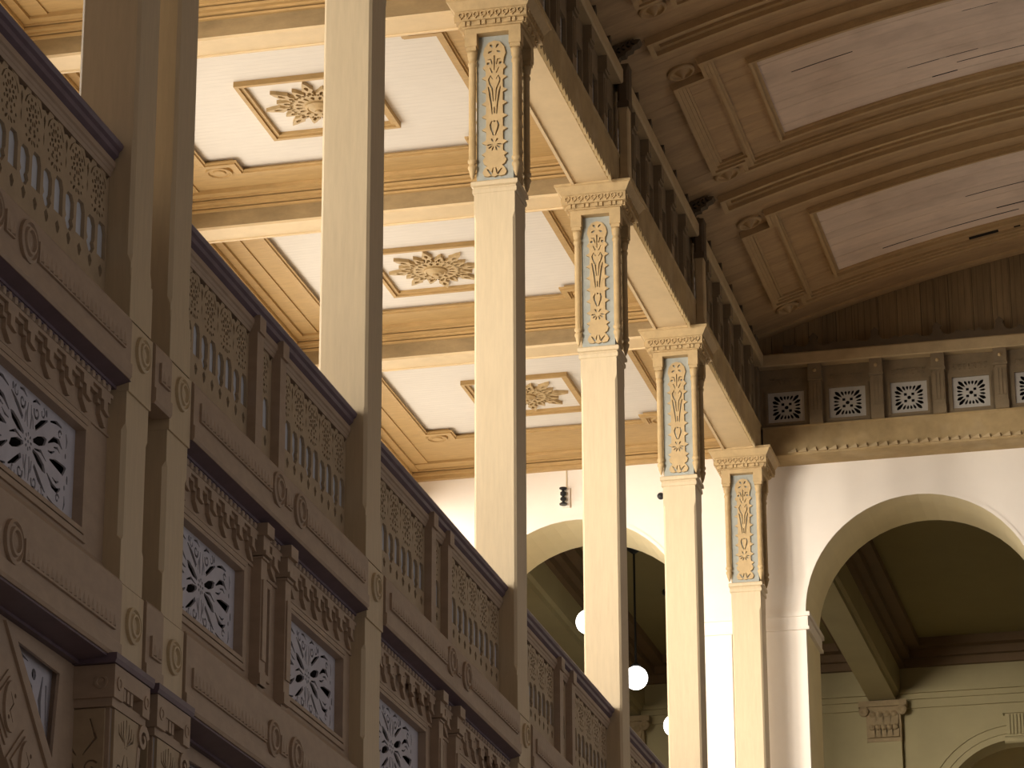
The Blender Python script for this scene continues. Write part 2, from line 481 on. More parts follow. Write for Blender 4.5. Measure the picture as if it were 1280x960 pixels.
# globe lamps on rods
def globe(x, y, z, label):
    t = thing('globe_lamp', label, 'lamp', (x, y, z - 0.19), 'globe lamps in the room beyond the arches')
    MB().lathe([(0.0, -0.19)] + [(0.19 * math.cos(a), 0.19 * math.sin(a)) for a in [(-80 + 160 * i / 12) * PI / 180 for i in range(13)]] + [(0.0, 0.19)],
               lambda p, q, h: (x + p, y + q, z + h), 28).build('globe', 'lamp_globe', t, True)
    MB().lathe([(0.07, 0.175), (0.08, 0.20), (0.035, 0.25), (0.012, 0.27)], lambda p, q, h: (x + p, y + q, z + h), 14).build('collar', 'iron_black', t)
    MB().lathe([(0.018, 0.25), (0.018, ZR - 0.08 - z)], lambda p, q, h: (x + p, y + q, z + h), 8).build('rod', 'iron_black', t)
    MB().lathe([(0.03, ZR - 0.16 - z), (0.17, ZR - 0.05 - z), (0.17, ZR - z)], lambda p, q, h: (x + p, y + q, z + h), 18).build('canopy', 'iron_black', t)
def pix(u, v, Y):
    k = Y / (( _r[0][1] * (u - 640) + _r[1][1] * (v - 480)) / 4079.6 + _r[2][1])
    return tuple(k * ((_r[0][i] * (u - 640) + _r[1][i] * (v - 480)) / 4079.6 + _r[2][i]) for i in range(3))
for (u, v, Y, lab) in ((735.5, 777.5, 46.6, 'white globe lamp half hidden by the third column from the end wall'),
                       (795.0, 847.5, 49.7, 'white glowing globe lamp on black rod right of the second carved column'),
                       (843.5, 907.0, 52.5, 'white globe lamp almost wholly hidden behind the second column from the end wall')):
    globe(*pix(u, v, Y), lab)

# ------------------------------------------------------------------ gallery ceiling
gal = struct_empty('ceiling_gallery', (-9.7, 26, 15.0))
MB().box(XW, -7.0, 8, YW, 15.045, 15.30).build('ceiling_board', 'ceiling_white', gal)
XL, XR = -11.45, -7.93
bays = [('A2', 'B'), ('B', 'C'), ('C', 'D'), ('D', 'E'), ('E', 'F')]
def notched(x0, x1, y0, y1, n=0.36):
    return [(x0 + n, y0), (x1 - n, y0), (x1 - n, y0 + n * 0.75), (x1, y0 + n * 0.75), (x1, y1 - n * 0.75), (x1 - n, y1 - n * 0.75), (x1 - n, y1),
            (x0 + n, y1), (x0 + n, y1 - n * 0.75), (x0, y1 - n * 0.75), (x0, y0 + n * 0.75), (x0 + n, y0 + n * 0.75)]
ROS = {'C': 31.27, 'D': 36.28, 'E': 41.10}
for a, b in bays:
    ya, yb = YC[a] + 0.17, (YC[b] - 0.17 if b != 'F' else YW)
    wy0, wy1 = ya + 0.55, (YC[b] - 0.83 if b != 'F' else 42.52)
    ring = notched(XL, XR, wy0, wy1)
    link('border_board', pierced('border_board', rect(XW, -7.0, ya, yb), [ring], 0.05, 'ceiling_gold', lambda p, q, c: (p, q, 15.0 + c), tuple(gal.location)), gal)
    # edge moulding that follows the notched outline
    mb = MB()
    for i in range(len(ring)):
        (x0, y0), (x1, y1) = ring[i], ring[(i + 1) % len(ring)]
        mb.box(min(x0, x1) - 0.03, max(x0, x1) + 0.03, min(y0, y1) - 0.03, max(y0, y1) + 0.03, 14.965, 15.0)
        mb.box(min(x0, x1) - 0.055, max(x0, x1) + 0.055, min(y0, y1) - 0.055, max(y0, y1) + 0.055, 14.985, 15.0)
    mb.build('edge_moulding', 'ceiling_gold', gal)
    for cx in (XL + 0.13, XR - 0.13):
        for cy in (wy0 + 0.06, wy1 - 0.06):
            MB().lathe([(0.0, 0.03), (0.07, 0.03), (0.08, 0.012), (0.12, 0.012), (0.13, 0.03), (0.15, 0.03), (0.16, 0.0)],
                       lambda p, q, h: (cx + p, cy + q, 15.0 - h), 20).build('corner_disc', 'ceiling_gold', gal, False)
    if b == 'B': continue
    cx, cy, h = -9.70, ROS[a] if a in ROS else (wy0 + wy1) / 2 - 0.02, 0.735
    fr = MB()
    for d0, d1, zz in ((0.0, 0.085, 15.005), (0.0, 0.04, 14.985)):
        fr.box(cx - h, cx + h, cy - h, cy - h + d1, zz, 15.05).box(cx - h, cx + h, cy + h - d1, cy + h, zz, 15.05)
        fr.box(cx - h, cx - h + d1, cy - h, cy + h, zz, 15.05).box(cx + h - d1, cx + h, cy - h, cy + h, zz, 15.05)
    fr.build('square_frame', 'ceiling_gold', gal)
    # rosette: pierced eight-pointed leaf star, dome in the middle
    n = 16
    outl = []
    for i in range(n):
        t = 2 * PI * i / n
        big = i % 2 == 0
        R = 0.60 if big else 0.46
        hw = 0.085 if big else 0.082
        for rr, ww in ((0.27, hw * 0.95), (R * 0.62, hw * 0.50), (R * 0.70, hw * 0.95), (R * 0.80, hw * 0.60), (R * 0.90, hw * 0.42)):
            outl.append((rr * math.cos(t) + ww * math.sin(t) * 0.8, rr * math.sin(t) - ww * math.cos(t) * 0.8))
        outl.append((R * math.cos(t), R * math.sin(t)))
        for rr, ww in ((R * 0.90, hw * 0.42), (R * 0.80, hw * 0.60), (R * 0.70, hw * 0.95), (R * 0.62, hw * 0.50)):
            outl.append((rr * math.cos(t) - ww * math.sin(t) * 0.8, rr * math.sin(t) + ww * math.cos(t) * 0.8))
    hol = []
    for i in range(n):
        t = 2 * PI * i / n
        hol.append(drop(0, 0, t, 0.165, 0.25, 0.048))
        for q in (-0.5, 0.5): hol.append(drop(0, 0, t + q * PI / n, 0.265, 0.315, 0.034))
        if i % 2 == 0:
            hol.append(drop(0, 0, t, 0.285, 0.36, 0.05))
            hol.append(drop(0, 0, t, 0.40, 0.50, 0.05))
        else:
            hol.append(drop(0, 0, t, 0.28, 0.38, 0.05))
    sgn = {'B': 'nearest', 'C': 'nearest, half behind the plain column', 'D': 'middle one', 'E': 'farthest, nearest the end wall'}[a]
    t = thing('ceiling_rosette', 'carved tan leaf rosette in square ceiling frame, ' + sgn, 'rosette', (cx, cy, 15.045), 'rosettes on the gallery ceiling')
    link('leaf_star', pierced('leaf_star', outl, hol, 0.045, 'capital_paint', lambda p, q, c: (p, q, -c)), t)
    MB().lathe([(0.145, 0.0), (0.145, 0.065), (0.12, 0.08), (0.11, 0.07), (0.075, 0.095), (0.04, 0.10), (0.035, 0.12), (0.0, 0.125)],
               lambda p, q, hh: (cx + p, cy + q, 15.045 - hh), 24).build('boss', 'capital_paint', t, False)

# beams across the gallery at every column
for k, lab in (('B', 'nearest'), ('C', 'second'), ('D', 'third'), ('E', 'fourth')):
    y = YC[k]
    t = struct_empty('trim_%d' % (1 + 'BCDE'.index(k)), (-9.7, y, 14.6))
    MB().box(XW, -7.255, y - 0.17, y + 0.17, 14.63, 15.05).build('beam_web', 'beam_dirty', t)
    MB().box(XW, -7.255, y - 0.17, y + 0.175, 14.60, 14.632).box(XW, -7.255, y + 0.165, y + 0.19, 14.585, 14.66).build('beam_soffit', 'beam_cream', t)
    for sg in (-1, 1):
        m = MB()
        for d, z0, z1 in ((0.035, 14.82, 14.845), (0.06, 14.86, 14.885), (0.12, 14.885, 14.915), (0.14, 14.93, 14.95), (0.24, 14.95, 15.001)):
            m.box(XW, -7.255, min(y + sg * 0.17, y + sg * (0.17 + d)), max(y + sg * 0.17, y + sg * (0.17 + d)), z0, z1)
        m.build('beam_moulding', 'ceiling_gold', t)
# cornice along the outer wall and the end wall
t = struct_empty('trim_5', (XW, 40, 14.9))
m = MB()
for d, z0, z1 in ((0.06, 14.86, 14.90), (0.12, 14.90, 14.94), (0.22, 14.945, 14.975), (0.42, 14.98, 15.001)):
    m.box(XW, XW + d, 8.3, YW, z0, z1)
m.build('cornice_side', 'ceiling_gold', t)
m = MB()
for d, z0, z1 in ((0.08, 14.84, 14.89), (0.16, 14.89, 14.93), (0.20, 14.945, 14.96), (0.42, 14.965, 15.001)):
    m.box(XW, -7.0, YW - d, YW, z0, z1)
m.build('cornice_end', 'ceiling_gold', t)

# ------------------------------------------------------------------ columns
def shaft(b, x, y, hx, hy, segs):
    """Square shaft: segs = list of (z, chamfer)."""
    loops = []
    for z, c in segs:
        c = max(c, 0.002)
        loops.append([(x + hx - c, y - hy, z), (x + hx, y - hy + c, z), (x + hx, y + hy - c, z), (x + hx - c, y + hy, z),
                      (x - hx + c, y + hy, z), (x - hx, y + hy - c, z), (x - hx, y - hy + c, z), (x - hx + c, y - hy, z)])
    vs = [p for l in loops for p in l]
    n = len(loops)
    fs = [(j * 8 + i, j * 8 + (i + 1) % 8, j * 8 + 8 + (i + 1) % 8, j * 8 + 8 + i) for j in range(n - 1) for i in range(8)]
    fs += [list(range(8)), list(range((n - 1) * 8, n * 8))]
    b.add(vs, fs)
    return b

def square_rings(b, cx, cy, segs):
    """Stacked square mouldings: consecutive (half, z) pairs make one closed lofted block."""
    vs, fs = [], []
    for h, z in segs:
        vs += [(cx - h, cy - h, z), (cx + h, cy - h, z), (cx + h, cy + h, z), (cx - h, cy + h, z)]
    n = len(segs)
    for j in range(n - 1):
        for i in range(4): fs.append((j * 4 + i, j * 4 + (i + 1) % 4, j * 4 + 4 + (i + 1) % 4, j * 4 + 4 + i))
    fs += [(0, 1, 2, 3), tuple(range((n - 1) * 4, n * 4))]
    return b.add(vs, fs)

def ornament_outline():
    R = [(0.0, 12.75), (0.035, 12.765), (0.06, 12.755), (0.105, 12.765), (0.122, 12.80), (0.105, 12.84), (0.075, 12.87), (0.105, 12.89), (0.12, 12.93), (0.095, 12.97), (0.13, 12.995), (0.09, 13.02)]
    z = 13.02
    while z < 13.86:
        R += [(0.085, z + 0.02), (0.085, z + 0.075), (0.128, z + 0.10), (0.087, z + 0.125)]
        z += 0.14
    R += [(0.09, 13.90), (0.12, 13.93), (0.09, 13.97), (0.095, 14.02), (0.115, 14.08), (0.10, 14.15), (0.06, 14.205), (0.0, 14.225)]
    return R + [(-x, z) for x, z in R[-2:0:-1]]
def ornament_holes():
    H = []
    def stroke(pts, wd): return globals()['stroke'](pts, [q * 1.55 for q in wd])
    for s in (-1, 1):
        H.append(stroke([(s * 0.03, 12.775), (s * 0.055, 12.81), (s * 0.075, 12.835)], [0.016, 0.012, 0.006]))
        H.append(stroke([(s * 0.012, 12.85), (s * 0.022, 12.81), (s * 0.020, 12.79)], [0.004, 0.010, 0.006]))
        for k in range(3):
            a = PI / 2 + s * (0.35 + 0.55 * k)
            H.append(drop(0, 13.10, a - PI, 0.02, 0.075, 0.018))
        H.append(drop(0, 13.10, PI / 2 + s * 0.5, 0.02, 0.07, 0.018))
        H.append(stroke([(s * 0.008, 13.19), (s * 0.036, 13.27), (s * 0.042, 13.31), (s * 0.026, 13.35)], [0.008, 0.012, 0.012, 0.006]))
        H.append(stroke([(s * 0.022, 13.42), (s * 0.030, 13.52), (s * 0.050, 13.66), (s * 0.062, 13.72)], [0.006, 0.010, 0.012, 0.006]))
        H.append(stroke([(s * 0.010, 13.56), (s * 0.022, 13.70), (s * 0.050, 13.76), (s * 0.058, 13.80), (s * 0.040, 13.84), (s * 0.016, 13.80)], [0.005, 0.009, 0.010, 0.010, 0.009, 0.005]))
        H.append(stroke([(s * 0.020, 13.87), (s * 0.046, 13.93)], [0.008, 0.005]))
        H.append(circ(s * 0.062, 13.975, 0.016, 8))
        H.append(stroke([(s * 0.020, 13.96), (s * 0.036, 14.02), (s * 0.066, 14.02)], [0.006, 0.010, 0.005]))
        H.append(drop(0, 14.125, PI / 2 + s * 0.65, 0.022, 0.072, 0.026))
        H.append(drop(0, 14.125, PI / 2 + s * 2.1, 0.022, 0.072, 0.026))
    H.append(circ(0, 13.345, 0.011, 8))
    H.append(stroke([(0, 13.43), (0, 13.50)], [0.010, 0.006]))
    H.append(stroke([(0, 13.90), (0, 14.06)], [0.006, 0.010]))
    return H

def make_upper(t, key, y0=None):
    """Upper half of a gallery column, capital included, in world coordinates; parts hang on t."""
    cy = YC[key]; dy = COL[key][1] / 2
    b = MB()
    shaft(b, XC, cy, HW, dy, [(7.36, 0), (7.64, 0), (7.645, 0.0), (7.66, 0.006), (7.70, 0.006)])
    b2 = MB()
    shaft(b2, XC, cy, HW - 0.008, dy - 0.008, [(7.36, 0.0), (7.74, 0.0), (7.80, 0.026), (8.60, 0.026), (8.60, 0.022), (12.30, 0.022), (12.37, 0.0), (12.58, 0.0)])
    b.v, b.f = b.v, b.f
    b.build('base_block', 'column_paint', t)
    b2.build('shaft', 'column_paint', t)
    # necking
    square_rings(MB(), XC, cy, [(0.212, 12.575), (0.222, 12.585), (0.222, 12.625), (0.212, 12.64), (0.212, 12.65), (0.236, 12.66), (0.236, 12.70), (0.22, 12.715)]).build('necking', 'column_paint', t)
    # core behind the panels
    MB().box(XC - 0.185, XC + 0.185, cy - 0.185, cy + 0.185, 12.70, 14.33).build('panel_backing', 'capital_backing', t)
    # block with ears over the colonnettes
    b = MB().box(XC - 0.285, XC + 0.285, cy - 0.285, cy + 0.285, 14.286, 14.35)
    for sx in (-1, 1):
        for sy in (-1, 1):
            x0, y0_ = XC + sx * 0.165, cy + sy * 0.165
            x1, y1_ = XC + sx * 0.285, cy + sy * 0.285
            b.box(min(x0, x1), max(x0, x1), min(y0_, y1_), max(y0_, y1_), 14.15, 14.29)
            xm, ym = XC + sx * 0.175, cy + sy * 0.175
            xn, yn = XC + sx * 0.275, cy + sy * 0.275
            b.box(min(xm, xn), max(xm, xn), min(ym, yn), max(ym, yn), 14.11, 14.15)
    b.build('block', 'capital_paint', t)
    # dentil course
    b = MB().box(XC - 0.31, XC + 0.31, cy - 0.31, cy + 0.31, 14.345, 14.36).box(XC - 0.325, XC + 0.325, cy - 0.325, cy + 0.325, 14.36, 14.405)
    for i in range(12):
        if i % 3 == 2: continue
        q = -0.31 + 0.62 * (i + 0.5) / 12
        for s in (-1, 1):
            b.box(XC + q - 0.016, XC + q + 0.016, cy + s * 0.335 - 0.012, cy + s * 0.335 + 0.012, 14.355, 14.395)
            b.box(XC + s * 0.335 - 0.012, XC + s * 0.335 + 0.012, cy + q - 0.016, cy + q + 0.016, 14.355, 14.395)
    b.build('dentil_course', 'capital_paint', t)
    # heart course
    b = MB().box(XC - 0.365, XC + 0.365, cy - 0.365, cy + 0.365, 14.40, 14.505)
    n = 9
    for i in range(n):
        q = -0.34 + 0.68 * (i + 0.5) / n
        for s in (-1, 1):
            o = stroke(arc(0, 0, 0.026, -0.35 * PI, 1.35 * PI, 9), 0.013)
            d = [(0.012, -0.026), (0.0, -0.046), (-0.012, -0.026)]
            for fn in ((lambda a_, b_, c_: (XC + q + a_, cy + s * (0.365 + c_), 14.455 + b_)), (lambda a_, b_, c_: (XC + s * (0.365 + c_), cy + q + a_, 14.455 + b_))):
                b.ext(o, fn, 0, 0.02); b.ext(d, fn, 0, 0.02)
    b.build('heart_course', 'capital_paint', t)
    # slab
    square_rings(MB(), XC, cy, [(0.365, 14.50), (0.375, 14.505), (0.425, 14.585), (0.43, 14.59), (0.44, 14.592), (0.44, 14.62)]).build('slab', 'capital_paint', t)
    # colonnettes on the corners
    prof = [(0.004, 12.73), (0.014, 12.75), (0.03, 12.80), (0.034, 12.83), (0.044, 12.85), (0.044, 12.87), (0.032, 12.885), (0.032, 12.90), (0.046, 12.915), (0.046, 12.935), (0.036, 12.95), (0.036, 13.95),
            (0.045, 13.965), (0.045, 13.985), (0.037, 14.0), (0.037, 14.02), (0.047, 14.035), (0.047, 14.06), (0.052, 14.08), (0.052, 14.11)]
    for sx in (-1, 1):
        for sy in (-1, 1):
            MB().lathe(prof, lambda p, q, h: (XC + sx * 0.222 + p, cy + sy * 0.222 + q, h), 14).build('colonnette', 'capital_paint', t, True)

ORN = None
def add_ornaments(t):
    global ORN
    if ORN is None: ORN = pierced('relief_panel', ornament_outline(), ornament_holes(), 0.028, 'capital_paint')
    cz = t.location.z
    for k in range(4):
        o = link('relief_panel', ORN, t)
        R = Matrix.Rotation(k * PI / 2, 4, 'Z')
        # local (a, b, c) -> a = X, b = Z, c = -Y
        A = Matrix(((1, 0, 0, 0), (0, 0, -1, -0.185 - 0.014), (0, 1, 0, -cz), (0, 0, 0, 1)))
        o.matrix_local = R @ A

def disc(cx, cz, x, r=0.13):
    """Round turned rosette on a face that looks along +X."""
    p = [(r, -0.01), (r, 0.022), (r * 0.86, 0.03), (r * 0.80, 0.014), (r * 0.68, 0.014), (r * 0.62, 0.034), (r * 0.50, 0.036), (r * 0.45, 0.016), (r * 0.36, 0.012), (r * 0.16, 0.024), (0.0, 0.03)]
    return MB().lathe(p, lambda a, b, h: (x + h, cx + a, cz + b), 28)

def lower_shaft(t, key):
    cy = YC[key]; dy = COL[key][1] / 2
    b = MB(); shaft(b, XC + 0.01, cy, HW + 0.004, dy + 0.003, [(6.87, 0), (7.335, 0)]); b.build('disc_block', 'column_paint', t)
    disc(cy, 7.175, XC + 0.01 + HW + 0.004, 0.115).build('disc', 'column_paint', t, False)
    b = MB(); shaft(b, XC, cy, HW, dy, [(5.635, 0), (5.90, 0), (5.93, 0.028), (6.62, 0.028), (6.66, 0), (6.87, 0)]); b.build('lower_shaft', 'column_paint', t)
    b = MB(); shaft(b, XC + 0.01, cy, HW + 0.004, dy + 0.003, [(5.16, 0), (5.62, 0)]); b.build('disc_block', 'column_paint', t)
    disc(cy, 5.40, XC + 0.01 + HW + 0.004, 0.115).build('disc', 'column_paint', t, False)
    b = MB(); shaft(b, XC + 0.01, cy, HW - 0.01, dy - 0.01, [(FL, 0), (5.17, 0)]); b.build('ground_post', 'facade_paint', t)

def lower_capital(t, key):
    cy = YC[key]; dy = COL[key][1] / 2
    x1 = XC + HW
    # purple slab
    prof = [(XC - 0.2, 5.065), (x1 + 0.075, 5.065), (x1 + 0.085, 5.09), (x1 + 0.085, 5.125), (XC - 0.2, 5.125)]
    MB().prism_y(prof, cy - dy - 0.22, cy + dy + 0.06).build('bracket_slab', 'purple_paint', t)
    # drilled block, stepped underside
    a0, a1 = cy - dy - 0.19, cy + dy + 0.03
    b = MB().box(XC - 0.18, x1 + 0.065, a0, a0 + 0.16, 4.86, 5.06).box(XC - 0.18, x1 + 0.065, a1 - 0.12, a1, 4.86, 5.06).box(XC - 0.18, x1 + 0.065, a0, a1, 4.955, 5.06)
    b.build('bracket_block', 'facade_paint', t)
    b = MB()
    for yy in (a0 + 0.08, a1 - 0.06):
        b.lathe([(0.042, -0.01), (0.042, 0.008), (0.028, 0.008), (0.022, -0.004), (0.0, -0.004)], lambda p, q, h: (x1 + 0.065 + h, yy + p, 4.955 + q), 16)
    b.lathe([(0.042, -0.01), (0.042, 0.008), (0.028, 0.008), (0.022, -0.004), (0.0, -0.004)], lambda p, q, h: (x1 - 0.02 + p, a0 - h, 4.955 + q), 16)
    b.build('boss', 'facade_paint', t)
    b = MB()
    for i in range(3):
        b.box(x1 + 0.0, x1 + 0.055, a0 + 0.19 + i * 0.06, a0 + 0.225 + i * 0.06, 4.88, 4.96)
        b.box(x1 - 0.30 + i * 0.06, x1 - 0.265 + i * 0.06, a0 + 0.005, a0 + 0.06, 4.885, 4.955)
    b.build('dentil_row', 'facade_paint', t)
    # moulding, panelled body with pierced reliefs and a scroll
    b = MB().box(XC - 0.16, x1 + 0.045, a0 + 0.02, a1 - 0.02, 4.81, 4.865).box(XC - 0.16, x1 + 0.02, a0 + 0.05, a1 - 0.10, 4.30, 4.81).box(XC - 0.17, x1 + 0.05, a0 + 0.03, a1 - 0.08, 4.22, 4.30)
    b.build('bracket_body', 'facade_paint', t)
    MB().box(x1 + 0.02, x1 + 0.026, a0 + 0.07, a1 - 0.14, 4.33, 4.80).build('bracket_backing', 'pale_blue', t)
    mid = (a0 + a1) / 2 - 0.03; hw = (a1 - a0) / 2 - 0.10
    hol = []
    for s in (-1, 1):
        for k in range(3):
            hol.append(stroke([(mid + s * 0.012, 4.60 + 0.01 * k), (mid + s * (0.05 + 0.035 * k), 4.70 - 0.015 * k), (mid + s * (0.05 + 0.04 * k), 4.765 - 0.02 * k)], [0.006, 0.02, 0.008]))
        hol.append(stroke(spiral(mid + s * 0.10, 4.43, 0.055, 0.5, 1.1, 12, s), [0.014, 0.005]))
        hol.append(stroke([(mid + s * 0.02, 4.56), (mid + s * 0.05, 4.48), (mid + s * 0.03, 4.40)], [0.006, 0.02, 0.006]))
    hol.append(stroke([(mid, 4.80 - 0.02), (mid, 4.66)], [0.018, 0.006]))
    me = pierced('bracket_relief', rect(mid - hw, mid + hw, 4.34, 4.80), hol, 0.02, 'fret_paint', mapX(x1 + 0.026), tuple(t.location))
    link('bracket_relief', me, t)
    xm = XC + 0.06
    hol = []
    for s in (-1, 1):
        hol.append(stroke(spiral(xm + s * 0.07, 4.44, 0.05, 0.5, 1.1, 12, s), [0.014, 0.005]))
        hol.append(stroke([(xm + s * 0.02, 4.52), (xm + s * 0.10, 4.62), (xm + s * 0.06, 4.74)], [0.006, 0.022, 0.006]))
    me = pierced('bracket_relief', rect(xm - 0.19, xm + 0.15, 4.34, 4.80), hol, 0.02, 'fret_paint', mapY(a0 + 0.05), tuple(t.location))
    link('bracket_relief', me, t)
    sc = stroke(spiral(a1 - 0.07, 4.72, 0.085, 0.2, 1.2, 20, 1, 0.2), [0.05, 0.02]) 
    b = MB().ext(sc, mapX(x1 - 0.08), 0, 0.14)
    b.ext(stroke([(a1 - 0.12, 4.66), (a1 - 0.14, 4.50), (a1 - 0.10, 4.36), (a1 - 0.11, 4.24)], [0.05, 0.045, 0.05, 0.03]), mapX(x1 - 0.07), 0, 0.12)
    b.build('scroll', 'facade_paint', t)

cols = {}
LAB = {'A1': 'left one of the dark pair of square timber columns at far left',
       'A2': 'right one of the dark pair of square timber columns at far left',
       'B': 'tall plain cream timber column without a capital in view, left of centre',
       'C': 'cream timber column with the largest and nearest carved capital',
       'D': 'cream timber column with the second carved capital from the left',
       'E': 'cream timber column with the third carved capital, in front of the white wall',
       'F': 'cream timber column with the smallest carved capital, beside the right arch'}
for k in COL:
    t = thing('gallery_column', LAB[k], 'column', (XC, YC[k], FL), 'timber columns of the gallery')
    make_upper(t, k)
    add_ornaments(t)
    lower_shaft(t, k)
    if k in ('A1', 'A2'): lower_capital(t, k)
    cols[k] = t

# ------------------------------------------------------------------ balustrades, fascias, friezes: one of each per bay
BAY = [('near', 14.0, 18.10, 'A1'), ('AB', 19.26, 23.48, None), ('BC', 23.94, 28.555, None), ('CD', 29.015, 33.38, None), ('DE', 33.82, 38.14, None), ('EF', 38.58, 43.04, None)]
BL = {'near': 'left of the dark column pair', 'AB': 'between column pair and tall plain column', 'BC': 'between plain column and first carved capital',
      'CD': 'between first and second carved capitals', 'DE': 'between second and third carved capitals', 'EF': 'between third and fourth carved capitals'}

def fret_holes(y0, y1, unit):
    """Openings of the balustrade board: rosettes over paired slots over drops, z measured absolutely."""
    n = max(1, round((y1 - y0) / unit)); p = (y1 - y0) / n
    H = []
    for i in range(n):
        c = y0 + p * (i + 0.5); k = p / 0.36
        zc = 8.195
        for j in range(10):
            a = 2 * PI * j / 10 + PI / 2
            H.append(drop(c, zc, a, 0.034 * k, 0.070 * k, 0.026 * k))
            H.append(circ(c + 0.094 * k * math.cos(a + PI / 10), zc + 0.094 * k * math.sin(a + PI / 10), 0.0135 * k, 6))
        H.append(circ(c, zc, 0.016 * k, 6))
        for s in (-1, 1):
            H.append(drop(c, 8.055, -PI / 2 + s * 2.1, 0.02, 0.062 * k, 0.024))
            H.append(drop(c, 8.055, -PI / 2 + s * 0.9, 0.02, 0.070 * k, 0.024))
            H.append(stroke(arc(c, zc, 0.132 * k, PI / 2 + s * 0.42, PI / 2 + s * 1.25, 7, 0.132), [0.004, 0.016, 0.004]))
            H.append(circ(c + s * 0.085 * k, 8.035, 0.012 * k, 6))
            H.append(circ(c + s * 0.105 * k, 8.085, 0.012 * k, 6))
        H.append(drop(c, 8.055, -PI / 2, 0.015, 0.05, 0.02))
        H.append(stroke(arc(c, zc, 0.140 * k, PI / 2 - 0.30, PI / 2 + 0.30, 5, 0.140), [0.006, 0.018, 0.006]))
        if i < n - 1:
            e = c + p / 2
            H.append([(e, 8.285), (e + 0.018, 8.25), (e + 0.010, 8.22), (e, 8.185), (e - 0.010, 8.22), (e - 0.018, 8.25)])
            H.append([(e, 8.17), (e + 0.010, 8.13), (e, 8.08), (e - 0.010, 8.13)])
    ns = n * 2; q = (y1 - y0) / ns
    for i in range(ns):
        c = y0 + q * (i + 0.5); h = q * 0.38
        top, bot = (7.985, 7.75) if i % 2 else (7.96, 7.735)
        if i % 2:
            H.append([(c - h, bot), (c + h, bot), (c + h, top - 0.05), (c + h * 0.6, top), (c - h * 0.6, top), (c - h, top - 0.05)])
        else:
            H.append([(c - h * 0.4, bot - 0.02), (c + h * 0.4, bot - 0.02), (c + h, bot + 0.03), (c + h * 0.7, bot + 0.06), (c + h, bot + 0.09), (c + h, top - 0.04), (c + h * 0.5, top),
                      (c - h * 0.5, top), (c - h, top - 0.04), (c - h, bot + 0.09), (c - h * 0.7, bot + 0.06), (c - h, bot + 0.03)])
        H.append([(c, 7.705), (c + h * 0.5, 7.67), (c + h * 0.25, 7.63), (c, 7.615), (c - h * 0.25, 7.63), (c - h * 0.5, 7.67)])
    return H
def fret_outline(y0, y1, unit):
    n = max(1, round((y1 - y0) / unit)); p = (y1 - y0) / n
    P = [(y0, 7.28), (y1, 7.28)]
    T = []
    for i in range(n):
        for f, z in ((0.0, 8.315), (0.12, 8.30), (0.22, 8.35), (0.38, 8.345), (0.5, 8.37), (0.62, 8.345), (0.78, 8.35), (0.88, 8.30)):
            T.append((y0 + p * (i + f), z))
    T.append((y1, 8.345))
    return P + T[::-1]

def rail_profile():
    # hand rail, ogee underside, both sides
    R = [(-6.925, 8.565), (-6.915, 8.545), (-6.925, 8.52), (-6.945, 8.505), (-6.95, 8.475), (-6.985, 8.45), (-6.99, 8.43)]
    Lx = [(-7.10 - (x + 7.0), z) for x, z in R[::-1]]
    return [(-7.06, 8.585)] + [(-6.96, 8.582)] + R + Lx + [(-7.14, 8.582)]

for nm, y0, y1, _ in BAY:
    ym = (y0 + y1) / 2
    t = thing('balustrade', 'pierced timber balustrade with dark purple rail, ' + BL[nm], 'balustrade', (-7.0, ym, GF), 'gallery balustrades')
    MB().prism_y(rail_profile(), y0, y1).build('hand_rail', 'purple_paint', t)
    b = MB().prism_y([(-7.06, 8.34), (-6.998, 8.34), (-6.99, 8.365), (-6.985, 8.37), (-6.98, 8.39), (-6.968, 8.40), (-6.968, 8.44), (-7.06, 8.44)], y0, y1)
    b.build('rail_moulding', 'facade_paint', t)
    if nm == 'near':
        panels, posts = [(14.75, 18.10)], [14.4, 14.68]
        narrow = None
    else:
        pa, pb = ym - 0.295, ym + 0.265
        posts = [pa, pb]
        panels = [(y0, pa - 0.07), (pb + 0.07, y1)]
        narrow = (pa + 0.07, pb - 0.07)
    for a, bb in panels:
        MB().box(-7.058, -7.034, a, bb, 7.29, 8.0).build('backing_board', 'pale_blue', t)
        MB().box(-7.058, -7.040, a, bb, 8.0, 8.40).build('painted_void', 'void_black', t)  # black sheet painted for the shade inside the deep rosette holes
        link('fret_panel', pierced('fret_panel', fret_outline(a, bb, 0.362), fret_holes(a, bb, 0.362), 0.024, 'fret_paint', mapX(-7.031), tuple(t.location)), t)
    if narrow:
        a, bb = narrow
        MB().box(-7.058, -7.034, a, bb, 7.29, 8.0).build('backing_board', 'pale_blue', t)
        MB().box(-7.058, -7.040, a, bb, 8.0, 8.40).build('painted_void', 'void_black', t)  # same painted shade behind the narrow panel's holes
        ns = fret_holes(a + 0.04, bb - 0.04, 0.40)
        link('narrow_panel', pierced('narrow_panel', fret_outline(a, bb, 0.5), ns, 0.018, 'fret_paint', mapX(-7.03), tuple(t.location)), t)
    for p in posts:
        b = MB().box(-7.06, -6.945, p - 0.07, p + 0.07, 7.29, 8.345).box(-7.06, -6.925, p - 0.07, p + 0.07, 8.345, 8.47).box(-7.06, -6.93, p - 0.075, p + 0.075, 7.29, 7.44)
        b.build('post', 'facade_paint', t)

